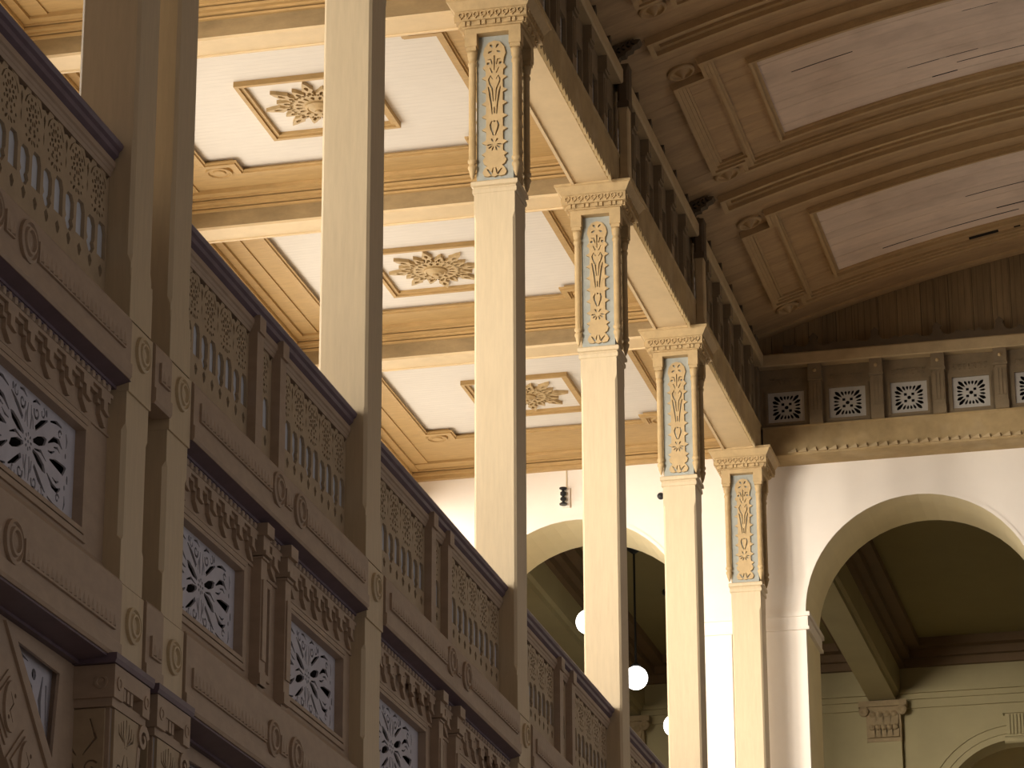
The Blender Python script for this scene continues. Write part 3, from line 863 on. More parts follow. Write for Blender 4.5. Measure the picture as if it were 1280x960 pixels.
def fascia(nm, y0, y1, z0, z1, label, group, discs=True, inset=True, short=False):
    t = thing('fascia_board', label, 'fascia', (-6.9, (y0 + y1) / 2, z0), group)
    b = MB().prism_y([(-6.92, z0), (XF, z0), (XF + 0.012, z0 + 0.02), (XF + 0.012, z0 + 0.10), (XF, z0 + 0.11), (XF, z1 - 0.02), (XF - 0.012, z1), (-6.92, z1)], y0 + 0.012, y1 - 0.035)
    b.build('board', 'facade_paint', t)
    zc = z0 + 0.23; ym = (y0 + y1) / 2
    if short:
        segs = [(ym - 0.09, ym + 0.09)]
    elif discs:
        segs = [(y0 + 0.13, ym - 0.42), (ym + 0.42, y1 - 0.16), (ym - 0.09, ym + 0.05)]
        for d in (ym - 0.27, ym + 0.255):
            disc(d, zc, XF, 0.13).build('disc', 'facade_paint', t)
    else:
        segs = [(y0 + 0.13, y1 - 0.16)]
    for a, bb in segs:
        MB().box(XF, XF + 0.016, a, bb, zc - 0.065, zc + 0.065).build('raised_panel', 'facade_paint', t)
        n = max(1, round((bb - a) / 0.075)); p = (bb - a) / n
        b = MB()
        for i in range(n):
            c = a + p * (i + 0.5)
            b.add([(XF + 0.016, c - p * 0.45, zc - 0.055), (XF + 0.016, c + p * 0.45, zc - 0.055), (XF + 0.016, c, zc + 0.04), (XF + 0.030, c, zc - 0.05)], [(0, 1, 2), (0, 1, 3), (1, 2, 3), (2, 0, 3)])
        o = b.build('tooth_row', 'facade_paint', t); o['kind'] = 'stuff'
    return t

def lattice_holes(cx, cz, w, h):
    def stroke(pts, wd): return globals()['stroke'](pts, [q * 1.75 for q in wd])
    """Scrollwork of the white boards: flower, crossing spears, lyres above and below, corner scrolls."""
    H = []
    for j in range(8):
        a = 2 * PI * j / 8
        H.append(drop(cx, cz, a, 0.028, 0.058, 0.020))
    H.append(circ(cx, cz, 0.012, 6))
    for sx in (-1, 1):
        for sz in (-1, 1):
            H.append(stroke([(cx + sx * 0.075, cz + sz * 0.030), (cx + sx * 0.16, cz + sz * 0.055), (cx + sx * 0.25, cz + sz * 0.085), (cx + sx * 0.285, cz + sz * 0.105)], [0.012, 0.034, 0.030, 0.004]))
            H.append(stroke([(cx + sx * 0.31, cz + sz * 0.095), (cx + sx * 0.40, cz + sz * 0.145), (cx + sx * 0.48, cz + sz * 0.155), (cx + sx * 0.535, cz + sz * 0.125)], [0.006, 0.020, 0.020, 0.006]))
            H.append(stroke([(cx + sx * 0.10, cz + sz * 0.115), (cx + sx * 0.19, cz + sz * 0.175), (cx + sx * 0.29, cz + sz * 0.225)], [0.018, 0.022, 0.006]))
            H.append(stroke([(cx + sx * 0.33, cz + sz * 0.235), (cx + sx * 0.43, cz + sz * 0.26), (cx + sx * 0.52, cz + sz * 0.255)], [0.006, 0.014, 0.006]))
            H.append(stroke(spiral(cx + sx * 0.49, cz + sz * 0.20, 0.032, 0.4, 0.9, 10, sx, 0.3), [0.010, 0.005]))
            # lyre
            H.append(stroke([(cx + sx * 0.022, cz + sz * 0.085), (cx + sx * 0.035, cz + sz * 0.16), (cx + sx * 0.022, cz + sz * 0.235)], [0.006, 0.012, 0.005]))
            H.append(stroke(spiral(cx + sx * 0.112, cz + sz * 0.215, 0.045, PI * 0.9, 1.05, 14, sx * 1.0, 0.25), [0.012, 0.006]))
            H.append(stroke([(cx + sx * 0.065, cz + sz * 0.10), (cx + sx * 0.058, cz + sz * 0.15), (cx + sx * 0.05, cz + sz * 0.18)], [0.006, 0.010, 0.005]))
            H.append(circ(cx + sx * 0.265, cz + sz * 0.262, 0.016, 8, 0.024))
            H.append(circ(cx + sx * 0.595, cz + sz * 0.10, 0.011, 7, 0.018))
            H.append(stroke([(cx + sx * 0.60, cz + sz * 0.15), (cx + sx * 0.607, cz + sz * 0.20), (cx + sx * 0.59, cz + sz * 0.24)], [0.004, 0.012, 0.006]))
            H.append(stroke(spiral(cx + sx * 0.205, cz + sz * 0.245, 0.038, PI * 0.6, 0.8, 12, -sx, 0.35), [0.009, 0.005]))
            H.append(stroke([(cx + sx * 0.045, cz + sz * 0.262), (cx + sx * 0.10, cz + sz * 0.288), (cx + sx * 0.16, cz + sz * 0.282)], [0.004, 0.012, 0.006]))
            H.append(stroke([(cx + sx * 0.40, cz + sz * 0.095), (cx + sx * 0.46, cz + sz * 0.108), (cx + sx * 0.50, cz + sz * 0.09)], [0.004, 0.010, 0.004]))
        H.append(stroke([(cx + sx * 0.34, cz), (cx + sx * 0.44, cz + 0.006), (cx + sx * 0.56, cz), (cx + sx * 0.61, cz + 0.03)], [0.005, 0.028, 0.040, 0.006]))
        H.append(circ(cx + sx * 0.635, cz - 0.04, 0.013, 8, 0.03))
        H.append(stroke([(cx + sx * 0.31, cz + 0.045), (cx + sx * 0.37, cz + 0.05), (cx + sx * 0.42, cz + 0.075)], [0.005, 0.010, 0.004]))
        H.append(stroke([(cx + sx * 0.10, cz - 0.012), (cx + sx * 0.20, cz + 0.004), (cx + sx * 0.29, cz - 0.03)], [0.005, 0.012, 0.004]))
    return H

def zigzag(y0, y1, ztop, pitch, base, dz):
    """Stepped lower edge of the applied boards of the frieze."""
    n = max(1, round((y1 - y0) / pitch)); p = (y1 - y0) / n
    P = [(y1, ztop), (y0, ztop)]
    for i in range(n):
        a = y0 + p * i
        P += [(a, base), (a + p * 0.34, base), (a + p * 0.34, base - 0.055), (a + p * 0.50, base - 0.055), (a + p * 0.50, base - 0.115), (a + p * 0.74, base - dz), (a + p * 0.84, base - dz), (a + p * 0.70, base - 0.10), (a + p * 0.70, base - 0.045), (a + p * 0.86, base - 0.045), (a + p * 0.86, base)]
    P.append((y1, base))
    return P

for nm, y0, y1, _ in BAY[:4]:
    ym = (y0 + y1) / 2
    where = BL[nm]
    fascia(nm, y0, y1, 6.93, 7.34, 'upper brown disc fascia under the balustrade, ' + where, 'fascia boards under the balustrades')
    t = thing('frieze_screen', 'brown timber frieze with white scrollwork, ' + where, 'frieze', (-6.95, ym, 5.7), 'scrollwork friezes below the gallery')
    # purple soffit under the fascia
    MB().prism_y([(XF - 0.005, 6.93), (-6.90, 6.905), (-6.90, 6.885), (-7.05, 6.885), (-7.05, 6.929), (XF - 0.005, 6.929)], y0, y1).build('soffit_board', 'purple_paint', t)
    xf = -6.95
    if nm == 'near':
        pil = [14.35, 14.9]; pan = [(15.98 + 0.15, 17.69)]; slots = []
        spans = [(14.95, 18.04)]
    else:
        pil = [ym - 0.30, ym + 0.265]
        pan = [(y0 + 0.11, ym - 0.57), (ym + 0.455, y1 - 0.23)]
        slots = [(ym - 0.105, ym + 0.01)]
        spans = [(y0, ym - 0.37), (ym - 0.215, ym + 0.19), (ym + 0.335, y1 - 0.02)]
    # bead course and zigzag boards, in the stretches between the pilasters
    for a, bb in spans:
        b = MB().prism_y([(-7.05, 6.82), (xf + 0.012, 6.82), (xf + 0.030, 6.835), (xf + 0.022, 6.845), (xf + 0.022, 6.87), (xf + 0.040, 6.875), (xf + 0.040, 6.885), (-7.05, 6.885)], a, bb)
        b.build('bead_course', 'purple_paint', t)
        b = MB(); n = max(1, int((bb - a) / 0.09))
        for i in range(n):
            c = a + (bb - a) * (i + 0.5) / n
            b.lathe([(0.0, -0.030), (0.024, -0.021), (0.030, 0.0), (0.024, 0.021), (0.0, 0.030)], lambda p, q, h: (xf + 0.024 + p, c + q * 1.1, 6.857 + h), 8)
        o = b.build('bead_row', 'facade_paint', t); o['kind'] = 'stuff'
        MB().ext(zigzag(a, bb, 6.82, 0.297, 6.770, 0.175), mapX(xf), 0, 0.030).build('stepped_board', 'facade_paint', t)
        MB().ext(zigzag(a + 0.03, bb, 6.82, 0.297, 6.797, 0.135), mapX(xf + 0.030), 0, 0.024).build('stepped_board', 'facade_paint', t)
    # board with openings for the scrollwork, mouldings round them
    hol = [rect(a, bb, 5.86, 6.485) for a, bb in pan] + [rect(a, bb, 5.90, 6.49) for a, bb in slots]
    link('frieze_board', pierced('frieze_board', rect(y0, y1, 5.63, 6.89), hol, 0.05, 'facade_paint', mapX(xf - 0.05), tuple(t.location)), t)
    MB().box(-7.09, -7.075, y0, y1, 5.6, 6.7).build('painted_void', 'void_black', t)  # black sheet painted in place of the unlit space behind the scrollwork
    for a, bb in pan:
        cy = (a + bb) / 2
        if nm == 'near': cy = 16.95
        w2 = 0.70
        link('scroll_board', pierced('scroll_board', rect(a - 0.02, bb + 0.02, 5.84, 6.505), [h for h in lattice_holes(cy, 6.172, 1.43, 0.62) if min(p[0] for p in h) > a and max(p[0] for p in h) < bb], 0.015, 'lattice_white', mapX(xf - 0.065), tuple(t.location)), t)
        m = MB()
        for d0, d1, hh in ((0.0, 0.028, 0.018), (0.04, 0.075, 0.014)):
            m.box(xf, xf + hh, a - d1, bb + d1, 6.485 + d0, 6.485 + d1).box(xf, xf + hh, a - d1, bb + d1, 5.86 - d1, 5.86 - d0)
            m.box(xf, xf + hh, a - d1, a - d0, 5.86 - d1, 6.485 + d1).box(xf, xf + hh, bb + d0, bb + d1, 5.86 - d1, 6.485 + d1)
        m.box(xf, xf + 0.012, y0, y1, 6.57, 6.585)
        m.build('board_moulding', 'facade_paint', t)
    for a, bb in slots:
        cy = (a + bb) / 2
        H = []
        for k in range(5):
            z = 5.97 + 0.11 * k
            H.append(stroke([(cy - 0.02, z - 0.03), (cy + 0.02, z), (cy - 0.015, z + 0.03)], [0.008, 0.018, 0.006]))
        link('slot_board', pierced('slot_board', rect(a - 0.02, bb + 0.02, 5.88, 6.51), H, 0.012, 'pale_blue', mapX(xf - 0.062), tuple(t.location)), t)
        m = MB().box(xf, xf + 0.016, a - 0.05, a - 0.012, 5.84, 6.54).box(xf, xf + 0.016, bb + 0.012, bb + 0.05, 5.84, 6.54).box(xf, xf + 0.016, a - 0.05, bb + 0.05, 6.51, 6.55).box(xf, xf + 0.016, a - 0.05, bb + 0.05, 5.83, 5.87)
        m.build('slot_moulding', 'facade_paint', t)
    for p in pil:
        b = MB().box(xf, xf + 0.075, p - 0.065, p + 0.065, 5.72, 6.63).box(xf, xf + 0.088, p - 0.045, p + 0.045, 5.90, 6.48)
        b.box(xf, xf + 0.09, p - 0.07, p + 0.07, 6.63, 6.645).box(xf, xf + 0.11, p - 0.075, p + 0.075, 6.655, 6.685).box(xf, xf + 0.09, p - 0.07, p + 0.07, 6.685, 6.80)
        b.box(xf, xf + 0.12, p - 0.08, p + 0.08, 6.80, 6.885)
        b.ext([(p - 0.07, 5.72), (p + 0.07, 5.72), (p + 0.07, 5.80), (p - 0.07, 5.80)], mapX(xf), 0, 0.085)
        b.ext([(p - 0.06, 5.632), (p + 0.06, 5.632), (p + 0.065, 5.72), (p - 0.065, 5.72)], mapX(xf), 0, 0.06)
        b.build('pilaster', 'facade_paint', t)
    b = MB().prism_y([(-7.05, 5.632), (-6.90, 5.632), (-6.89, 5.66), (-6.915, 5.70), (xf, 5.76), (-7.05, 5.76)], y0, y1)
    b.build('sill', 'facade_paint', t)

for nm, y0, y1, _ in BAY[:3]:
    fascia(nm + 'l', y0, y1, 5.12, 5.63, 'lower brown disc fascia under the scrollwork, ' + BL[nm], 'fascia boards under the friezes')
    # soffit and spandrel of the arcade below
    ym = (y0 + y1) / 2
    t = thing('spandrel', 'timber arch spandrel under the lower fascia, ' + BL[nm], 'spandrel', (-7.05, ym, 4.0), 'spandrels of the lower arcade')
    MB().prism_y([(XF - 0.01, 5.105), (-6.99, 5.09), (-6.99, 5.07), (-7.15, 5.07), (-7.15, 5.119), (XF - 0.01, 5.119)], y0, y1).build('soffit_board', 'purple_paint', t)
    for s, ye in ((-1, y1), (1, y0)):
        f = lambda d: ye + s * d
        tri = [(f(0.12), 4.90), (f(0.80), 4.94), (f(0.14), 4.38)] if s == -1 else [(f(0.12), 4.90), (f(0.14), 4.38), (f(0.80), 4.94)]
        tri = [(f(0.43), 4.985), (f(1.23), 5.01), (f(0.50), 4.34)]
        outer = [(f(0.02), 5.068), (f(2.1), 5.068), (f(2.05), 4.95), (f(1.80), 4.78), (f(1.56), 4.60), (f(1.36), 4.42), (f(1.12), 4.20), (f(0.90), 3.95), (f(0.72), 3.6), (f(0.58), 3.1), (f(0.5), 2.4), (f(0.02), 2.4)]
        link('spandrel_board', pierced('spandrel_board', outer, [tri], 0.08, 'facade_paint', mapX(-7.11), tuple(t.location)), t)
        inner = [(f(0.465), 4.945), (f(1.13), 4.968), (f(0.53), 4.42)]
        link('triangle_moulding', pierced('triangle_moulding', [(f(0.39), 5.02), (f(1.32), 5.045), (f(0.47), 4.24)], [inner], 0.02, 'facade_paint', mapX(-7.03), tuple(t.location)), t)
        hs = [stroke([(f(0.58), 4.60), (f(0.62), 4.74), (f(0.58), 4.90)], [0.01, 0.05, 0.012]), stroke([(f(0.68), 4.66), (f(0.76), 4.79), (f(0.92), 4.89)], [0.01, 0.05, 0.01]),
              stroke([(f(0.55), 4.50), (f(0.58), 4.56)], [0.012, 0.035]), circ(f(0.72), 4.88, 0.035, 10), stroke([(f(0.515), 4.62), (f(0.525), 4.86)], [0.010, 0.02]),
              stroke([(f(0.82), 4.935), (f(0.94), 4.95), (f(1.04), 4.95)], [0.006, 0.022, 0.006])]
        link('triangle_board', pierced('triangle_board', [(f(0.42), 5.0), (f(1.28), 5.022), (f(0.49), 4.30)], hs, 0.02, 'lattice_white', mapX(-7.09), tuple(t.location)), t)
        MB().ext([(f(0.4), 5.03), (f(1.35), 5.05), (f(0.45), 4.2)], mapX(-7.13), 0, 0.015).build('painted_void', 'void_black', t)  # black sheet painted as the unlit hollow behind the triangle
        # diamond plates with ovals along the curve
        for d, z in ((1.22, 4.56), (0.95, 4.27)):
            c = f(d)
            b = MB()
            for k, hh in ((1.0, 0.012), (0.82, 0.024), (0.62, 0.012)):
                b.ext([(c - 0.25 * k, z), (c, z - 0.22 * k), (c + 0.25 * k, z), (c, z + 0.22 * k)], mapX(-7.03), 0, hh)
            b.build('diamond_plate', 'facade_paint', t)
            link('oval', pierced('oval', circ(c, z, 0.10, 18, 0.15), [stroke([(c - 0.03, z + 0.08), (c + 0.02, z + 0.02), (c - 0.03, z - 0.03), (c + 0.02, z - 0.09)], [0.006, 0.016, 0.016, 0.006]), circ(c + 0.04, z + 0.07, 0.014, 8), circ(c - 0.045, z - 0.07, 0.014, 8)], 0.03, 'facade_paint', mapX(-7.018), tuple(t.location)), t)

# short pieces closing the gap in the column pair
fascia('pair', 18.50, 18.86, 6.93, 7.34, 'short upper fascia piece in the gap of the dark column pair', 'fascia pieces in the column pair', False, True, True)
fascia('pairl', 18.50, 18.86, 5.12, 5.63, 'short lower fascia piece in the gap of the dark column pair', 'fascia pieces in the column pair', False, True, True)
t = thing('gap_panel', 'dark timber filling behind the gap of the column pair', 'panel', (-7.2, 18.68, 5.1))
MB().box(-7.24, -7.18, 18.502, 18.858, 5.14, 8.45).build('board', 'facade_paint', t)

# ------------------------------------------------------------------ arcade beams over the capitals, frieze above them
def teeth(b, a0, a1, fn, p=0.144, h=0.05):
    n = max(1, round((a1 - a0) / p)); q = (a1 - a0) / n
    for i in range(n):
        a = a0 + q * i
        b.add([fn(a, 0.0, 0.0), fn(a + q * 0.92, 0.0, 0.0), fn(a + q * 0.46, -h, 0.0), fn(a, 0.0, 0.03), fn(a + q * 0.92, 0.0, 0.03), fn(a + q * 0.46, -h, 0.03)],
              [(0, 1, 2), (3, 5, 4), (0, 3, 4, 1), (1, 4, 5, 2), (2, 5, 3, 0)])
SQ = None
def square_holes():
    H = [circ(0, 0, 0.030, 8)]
    for s in range(4):
        a = PI / 4 + s * PI / 2
        c = (0.075 * math.cos(a), 0.07 * math.sin(a))
        H.append(circ(c[0], c[1], 0.030, 4, None, a))
    for i in range(20):
        a = 2 * PI * (i + 0.5) / 20
        r1 = min(0.205 / max(abs(math.cos(a)), 1e-3), 0.18 / max(abs(math.sin(a)), 1e-3))
        r0 = 0.112
        H.append(drop(0, 0, a, r0, r1 * 0.97, 0.036 if r1 < 0.23 else 0.052))
    return H
SQ = pierced('pierced_square', rect(-0.262, 0.262, -0.236, 0.236), square_holes(), 0.016, 'square_white')

def crest(b, a0, a1, zb, pitch, fn):
    """Carved cresting: low wavy board with a trefoil tip over each pilaster."""
    n = max(1, round((a1 - a0) / pitch)); p = (a1 - a0) / n
    P = [(a0, zb)]
    for i in range(n):
        a = a0 + p * i
        P += [(a, zb + 0.14), (a + p * 0.10, zb + 0.11), (a + p * 0.18, zb + 0.15), (a + p * 0.24, zb + 0.10), (a + p * 0.36, zb + 0.09), (a + p * 0.42, zb + 0.13), (a + p * 0.445, zb + 0.19), (a + p * 0.43, zb + 0.23), (a + p * 0.455, zb + 0.255),
              (a + p * 0.50, zb + 0.29), (a + p * 0.545, zb + 0.255), (a + p * 0.57, zb + 0.23), (a + p * 0.555, zb + 0.19), (a + p * 0.58, zb + 0.13), (a + p * 0.64, zb + 0.09), (a + p * 0.76, zb + 0.10), (a + p * 0.82, zb + 0.15), (a + p * 0.90, zb + 0.11)]
    P += [(a1, zb + 0.14), (a1, zb)]
    return b.ext(P, fn, 0, 0.05)

UB = [('B', 'C'), ('C', 'D'), ('D', 'E'), ('E', 'F')]
UL = {'B': 'above the largest carved capital and nearer', 'C': 'between the first and second carved capitals', 'D': 'between the second and third carved capitals', 'E': 'between the third and fourth carved capitals'}
for a, bb in UB:
    ya, yb = YC[a], YC[bb]
    t = thing('arcade_beam', 'long cream-bottomed beam with a saw-tooth edge ' + UL[a], 'beam', (-7.05, (ya + yb) / 2, 14.62), 'beams over the column capitals')
    MB().box(-7.255, -6.86, ya, yb, 14.622, 14.66).build('soffit_board', 'beam_cream', t)
    MB().box(-7.255, -6.86, ya, yb, 14.66, 15.06).build('beam_core', 'beam_dirty', t)
    MB().prism_y([(-7.285, 14.60), (-7.25, 14.60), (-7.25, 14.64), (-7.262, 14.70), (-7.285, 14.70)], ya + 0.42, yb - 0.42).build('edge_strip', 'beam_cream', t)
    MB().prism_y([(-6.87, 14.625), (-6.825, 14.625), (-6.80, 14.65), (-6.80, 15.03), (-6.785, 15.06), (-6.87, 15.06)], ya, yb).build('outer_board', 'band_plaster', t)
    b = MB(); teeth(b, ya + 0.44, yb - 0.44, lambda p, q, c: (-6.835 + c * 1.1, p, 14.63 + q), 0.144, 0.065); o = b.build('saw_teeth', 'band_plaster', t); o['kind'] = 'stuff'
    t = thing('upper_frieze', 'dark timber frieze of pierced squares under the vault ' + UL[a], 'frieze', (-6.85, (ya + yb) / 2, 15.06), 'friezes under the vault')
    hol = []
    n = 6; p = (yb - ya) / n
    cs = [ya + p * (i + 0.5) for i in range(n)]
    hol = [rect(c - 0.245, c + 0.245, 15.17, 15.61) for c in cs]
    link('frieze_board', pierced('frieze_board', rect(ya, yb, 15.06, 16.0), hol, 0.04, 'frieze_paint', mapX(-6.90), tuple(t.location)), t)
    MB().box(-6.99, -6.97, ya, yb, 15.06, 16.5).build('painted_void', 'void_black', t)  # black sheet painted for the shade behind the squares, also stops light leaking through
    for c in cs:
        o = link('pierced_square', SQ, t)
        L = t.location
        o.matrix_local = Matrix(((0, 0, 1, -6.915 - L.x), (1, 0, 0, c - L.y), (0, 1, 0, 15.39 - L.z), (0, 0, 0, 1)))
    for i in range(1, n):
        y = ya + p * i
        b = MB().box(-6.86, -6.80, y - 0.09, y + 0.09, 15.07, 15.74).box(-6.86, -6.775, y - 0.10, y + 0.10, 15.74, 15.78).box(-6.86, -6.76, y - 0.085, y + 0.085, 15.78, 15.97)
        for q in (-0.05, 0.0, 0.05): b.box(-6.80, -6.79, y + q - 0.012, y + q + 0.012, 15.25, 15.68)
        b.build('pilaster', 'frieze_paint', t)
    MB().prism_y([(-6.90, 15.95), (-6.75, 15.95), (-6.73, 15.97), (-6.73, 16.12), (-6.745, 16.15), (-6.90, 16.15)], ya + 0.105, yb - (0.105 if bb != 'F' else 0.0)).build('top_rail', 'band_light', t)
    b = MB(); crest(b, ya, yb, 16.14, p, mapX(-6.86)); b.build('cresting', 'crest_wood', t)
# posts on the capitals with a carved leaf at the head
for k in 'CDEF':
    y = YC[k]
    if k == 'F': continue
    t = thing('frieze_post', 'slim post standing on the %s carved capital and reaching the vault' % {'C': 'first', 'D': 'second', 'E': 'third'}[k], 'post', (-6.74, y, 14.62), 'posts above the carved capitals')
    b = MB(); shaft(b, -6.745, y, 0.058, 0.085, [(14.62, 0), (14.80, 0), (14.84, 0.015), (15.60, 0.015), (15.66, 0)]); b.build('shaft', 'band_light', t)
    b = MB(); shaft(b, -6.74, y, 0.07, 0.10, [(15.66, 0), (15.72, 0), (15.75, 0.03), (16.10, 0.03), (16.2, 0)]); b.build('head', 'crest_wood', t)
    # leaf bracket that leans out under the vault
    hs = [drop(0.05 + 0.06 * i, 0.0 + 0.03 * i, a, 0.0, 0.07, 0.03) for i in range(4) for a in (0.9, -0.6)]
    o = [(0, -0.12), (0.08, -0.15), (0.10, -0.11), (0.17, -0.10), (0.18, -0.05), (0.25, -0.02), (0.26, 0.03), (0.33, 0.06), (0.36, 0.12), (0.30, 0.13), (0.26, 0.115), (0.22, 0.14), (0.17, 0.115), (0.13, 0.13), (0.09, 0.10), (0.04, 0.115), (0, 0.09)]
    me = pierced('leaf_bracket', o, hs, 0.05, 'crest_wood', lambda p, q, c: (-6.86 + p * 0.92, y - 0.1 + c * 4.0 * (0.4 + p), 16.36 + q * 0.75 + p * 0.12), tuple(t.location))
    link('leaf_bracket', me, t)

# end wall: band, frieze, rail, cresting, boarded gable
YE = 43.45
t = thing('end_frieze', 'dark timber frieze of white pierced squares over the right arch', 'frieze', (-2.0, YE, 14.65))
b = MB().prism_x([(YW, 14.64), (YE + 0.01, 14.64), (YE - 0.02, 14.65), (YE - 0.02, 14.675), (YE, 14.68), (YE, 15.06), (YE - 0.03, 15.08), (YW, 15.08)], -6.80, 8.9)
b.build('plaster_band', 'band_plaster', t)
b = MB(); teeth(b, -6.45, 8.6, lambda p, q, c: (p - q * 0.8, YE - 0.045 + c * 1.6, 14.675 - q), 0.144, 0.062); o = b.build('saw_teeth', 'band_light', t); o['kind'] = 'stuff'  # lighter colour stands in for lit facets, teeth share the band's paint
xs = [-6.02 + 0.873 * i for i in range(17)]
cs = [-6.455 + 0.873 * i for i in range(17)]
hol = [rect(c - 0.262, c + 0.262, 15.155, 15.62) for c in cs]
link('frieze_board', pierced('frieze_board', rect(-6.85, 8.9, 15.06, 16.0), hol, 0.05, 'frieze_paint', mapY(YE + 0.09), tuple(t.location)), t)
MB().box(-6.9, 8.9, YE + 0.16, YE + 0.18, 15.06, 16.0).build('painted_void', 'void_black', t)  # black sheet put in for the darkness inside the square openings
for c in cs:
    o = link('pierced_square', SQ, t)
    L = t.location
    o.matrix_local = Matrix(((1, 0, 0, c - L.x), (0, 0, -1, YE + 0.06 - L.y), (0, 1, 0, 15.388 - L.z), (0, 0, 0, 1)))
    m = MB()
    for d, hh in ((0.05, 0.012), (0.028, 0.022)):
        m.box(c - 0.262 - d, c + 0.262 + d, YE + 0.04 - hh, YE + 0.045, 15.62, 15.62 + d).box(c - 0.262 - d, c + 0.262 + d, YE + 0.04 - hh, YE + 0.045, 15.155 - d, 15.155)
        m.box(c - 0.262 - d, c - 0.262, YE + 0.04 - hh, YE + 0.045, 15.155 - d, 15.62 + d).box(c + 0.262, c + 0.262 + d, YE + 0.04 - hh, YE + 0.045, 15.155 - d, 15.62 + d)
    m.build('square_moulding', 'frieze_paint', t)
    # carved strip over the square
    m = MB()
    for i in range(7):
        q = c - 0.25 + 0.5 * (i + 0.5) / 7
        m.ext(stroke(arc(q, 15.80, 0.026, PI * 0.1, PI * 1.3, 7), 0.014), mapY(YE + 0.04), 0, 0.014)
        m.ext([(q - 0.012, 15.74), (q + 0.012, 15.74), (q + 0.004, 15.79), (q - 0.004, 15.79)], mapY(YE + 0.04), 0, 0.012)
    m.build('carved_strip', 'frieze_paint', t)
for x in xs:
    b = MB().box(x - 0.085, x + 0.085, YE - 0.06, YE + 0.04, 15.08, 15.72).box(x - 0.10, x + 0.10, YE - 0.085, YE + 0.04, 15.72, 15.76).box(x - 0.092, x + 0.092, YE - 0.095, YE + 0.04, 15.76, 15.965)
    for q in (-0.05, 0.0, 0.05): b.box(x + q - 0.016, x + q + 0.016, YE - 0.068, YE - 0.06, 15.28, 15.68)
    b.box(x - 0.09, x + 0.09, YE - 0.075, YE + 0.04, 15.08, 15.20)
    b.build('pilaster', 'frieze_paint', t)
    MB().lathe([(0.028, 0.0), (0.026, 0.014), (0.012, 0.024), (0.0, 0.026)], lambda p, q, h: (x + p, YE - 0.095 - h, 15.86 + q), 10).build('knob', 'capital_paint', t)
MB().prism_x([(YW, 15.965), (YE - 0.10, 15.965), (YE - 0.12, 15.98), (YE - 0.12, 16.13), (YE - 0.10, 16.15), (YW, 16.15)], -6.82, 8.9).build('top_rail', 'band_light', t)
b = MB(); crest(b, -6.457, 8.5, 16.14, 0.8775, mapY(YE - 0.05)); b.build('cresting', 'crest_wood', t)
st = MB().box(-6.995, -6.83, 43.27, YW, 14.62, 16.5).build('trim_6', 'frieze_paint'); st['kind'] = 'structure'
# gable boards
gab = struct_empty('wall_gable', (-2, YE + 0.12, 16.1))
x = -6.95
while x < 8.95:
    wd = random.choice((0.20, 0.27, 0.30, 0.34))
    x1 = x + wd - 0.006
    P = [(x, 15.9), (x1, 15.9)] + [(xx, VZ + math.sqrt(max(VR ** 2 - (xx - VX) ** 2, 0)) + 0.02) for xx in (x1, (x + x1) / 2, x)]
    d = random.uniform(0, 0.006)
    MB().ext(P, mapY(YE + 0.15), -0.02, 0.012 + d).build('plank', 'gable_wood', gab)
    x += wd
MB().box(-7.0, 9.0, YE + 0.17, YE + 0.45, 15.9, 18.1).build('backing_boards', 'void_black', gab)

# ------------------------------------------------------------------ vault
vlt = struct_empty('ceiling_vault', (0, 36, 17))
def strip(b, s0, s1, y0, y1, h0, h1, n=None):
    """A board bent to the vault: arc s0..s1, width y0..y1, from h0 to h1 below the shell."""
    n = n or max(2, int(abs(s1 - s0) / 0.35))
    KK[0] = (KK[0] + 1) % 13
    e = 0.0004 * KK[0]
    s0 -= e; s1 += e; y0 -= e; y1 += e; h1 += e
    vs = []
    for i in range(n + 1):
        s = s0 + (s1 - s0) * i / n
        for y, h in ((y0, h0), (y1, h0), (y1, h1), (y0, h1)): vs.append(vault(s, y, h))
    fs = [(j * 4 + i, j * 4 + (i + 1) % 4, j * 4 + 4 + (i + 1) % 4, j * 4 + 4 + i) for j in range(n) for i in range(4)]
    fs += [(0, 1, 2, 3), tuple(range(n * 4, n * 4 + 4))]
    return b.add(vs, fs)
# roof above the boards
strip(MB(), -8.12, 8.12, -6, 44.2, -0.25, -0.03, 60).build('roof_shell', 'void_black', vlt)
strip(MB(), -8.1, 8.1, 3.0, 28.0, -0.02, 0.0, 60).build('near_boards', 'vault_tan', vlt)
strip(MB(), 0.0, 8.1, 28.0, 43.5, -0.02, 0.0, 40).build('far_side_boards', 'vault_tan', vlt)
PW = 0.22
tanm = strip(MB(), -8.1, 0.0, 0, PW - 0.006, -0.02, 0.0, 26).mesh('plank', 'vault_tan', (0, 36, 17))
y = 28.0
while y < 43.45:
    o = link('plank', tanm, vlt); o.location = (0, y, random.uniform(-0.003, 0.003)); y += PW
whm = strip(MB(), -6.57, -0.3, 0, 0.222 - 0.003, -0.01, 0.014, 22).mesh('white_plank', 'vault_white', (0, 36, 17))
def vframe(b, s0, y0, y1, wd, h0, h1, send=0.0):
    strip(b, s0, send, y0, y0 + wd, h0, h1); strip(b, s0, send, y1 - wd, y1, h0, h1); strip(b, s0, s0 + wd, y0, y1, h0, h1)
def vdisc(s, y, r=0.17):
    t = s / VR
    cx, _, cz = vault(s, y, 0)
    tx, tz = math.cos(t), -math.sin(t)          # along the arc
    nx, nz = -math.sin(t), -math.cos(t)         # inward
    p = [(r, 0.0), (r, 0.035), (r * 0.88, 0.05), (r * 0.80, 0.05), (r * 0.72, 0.02), (r * 0.60, 0.015), (r * 0.45, 0.022), (r * 0.22, 0.075), (r * 0.10, 0.10), (0, 0.105)]
    return MB().lathe(p, lambda a, b_, h: (cx + a * tx + h * nx, y + b_, cz + a * tz + h * nz), 24)
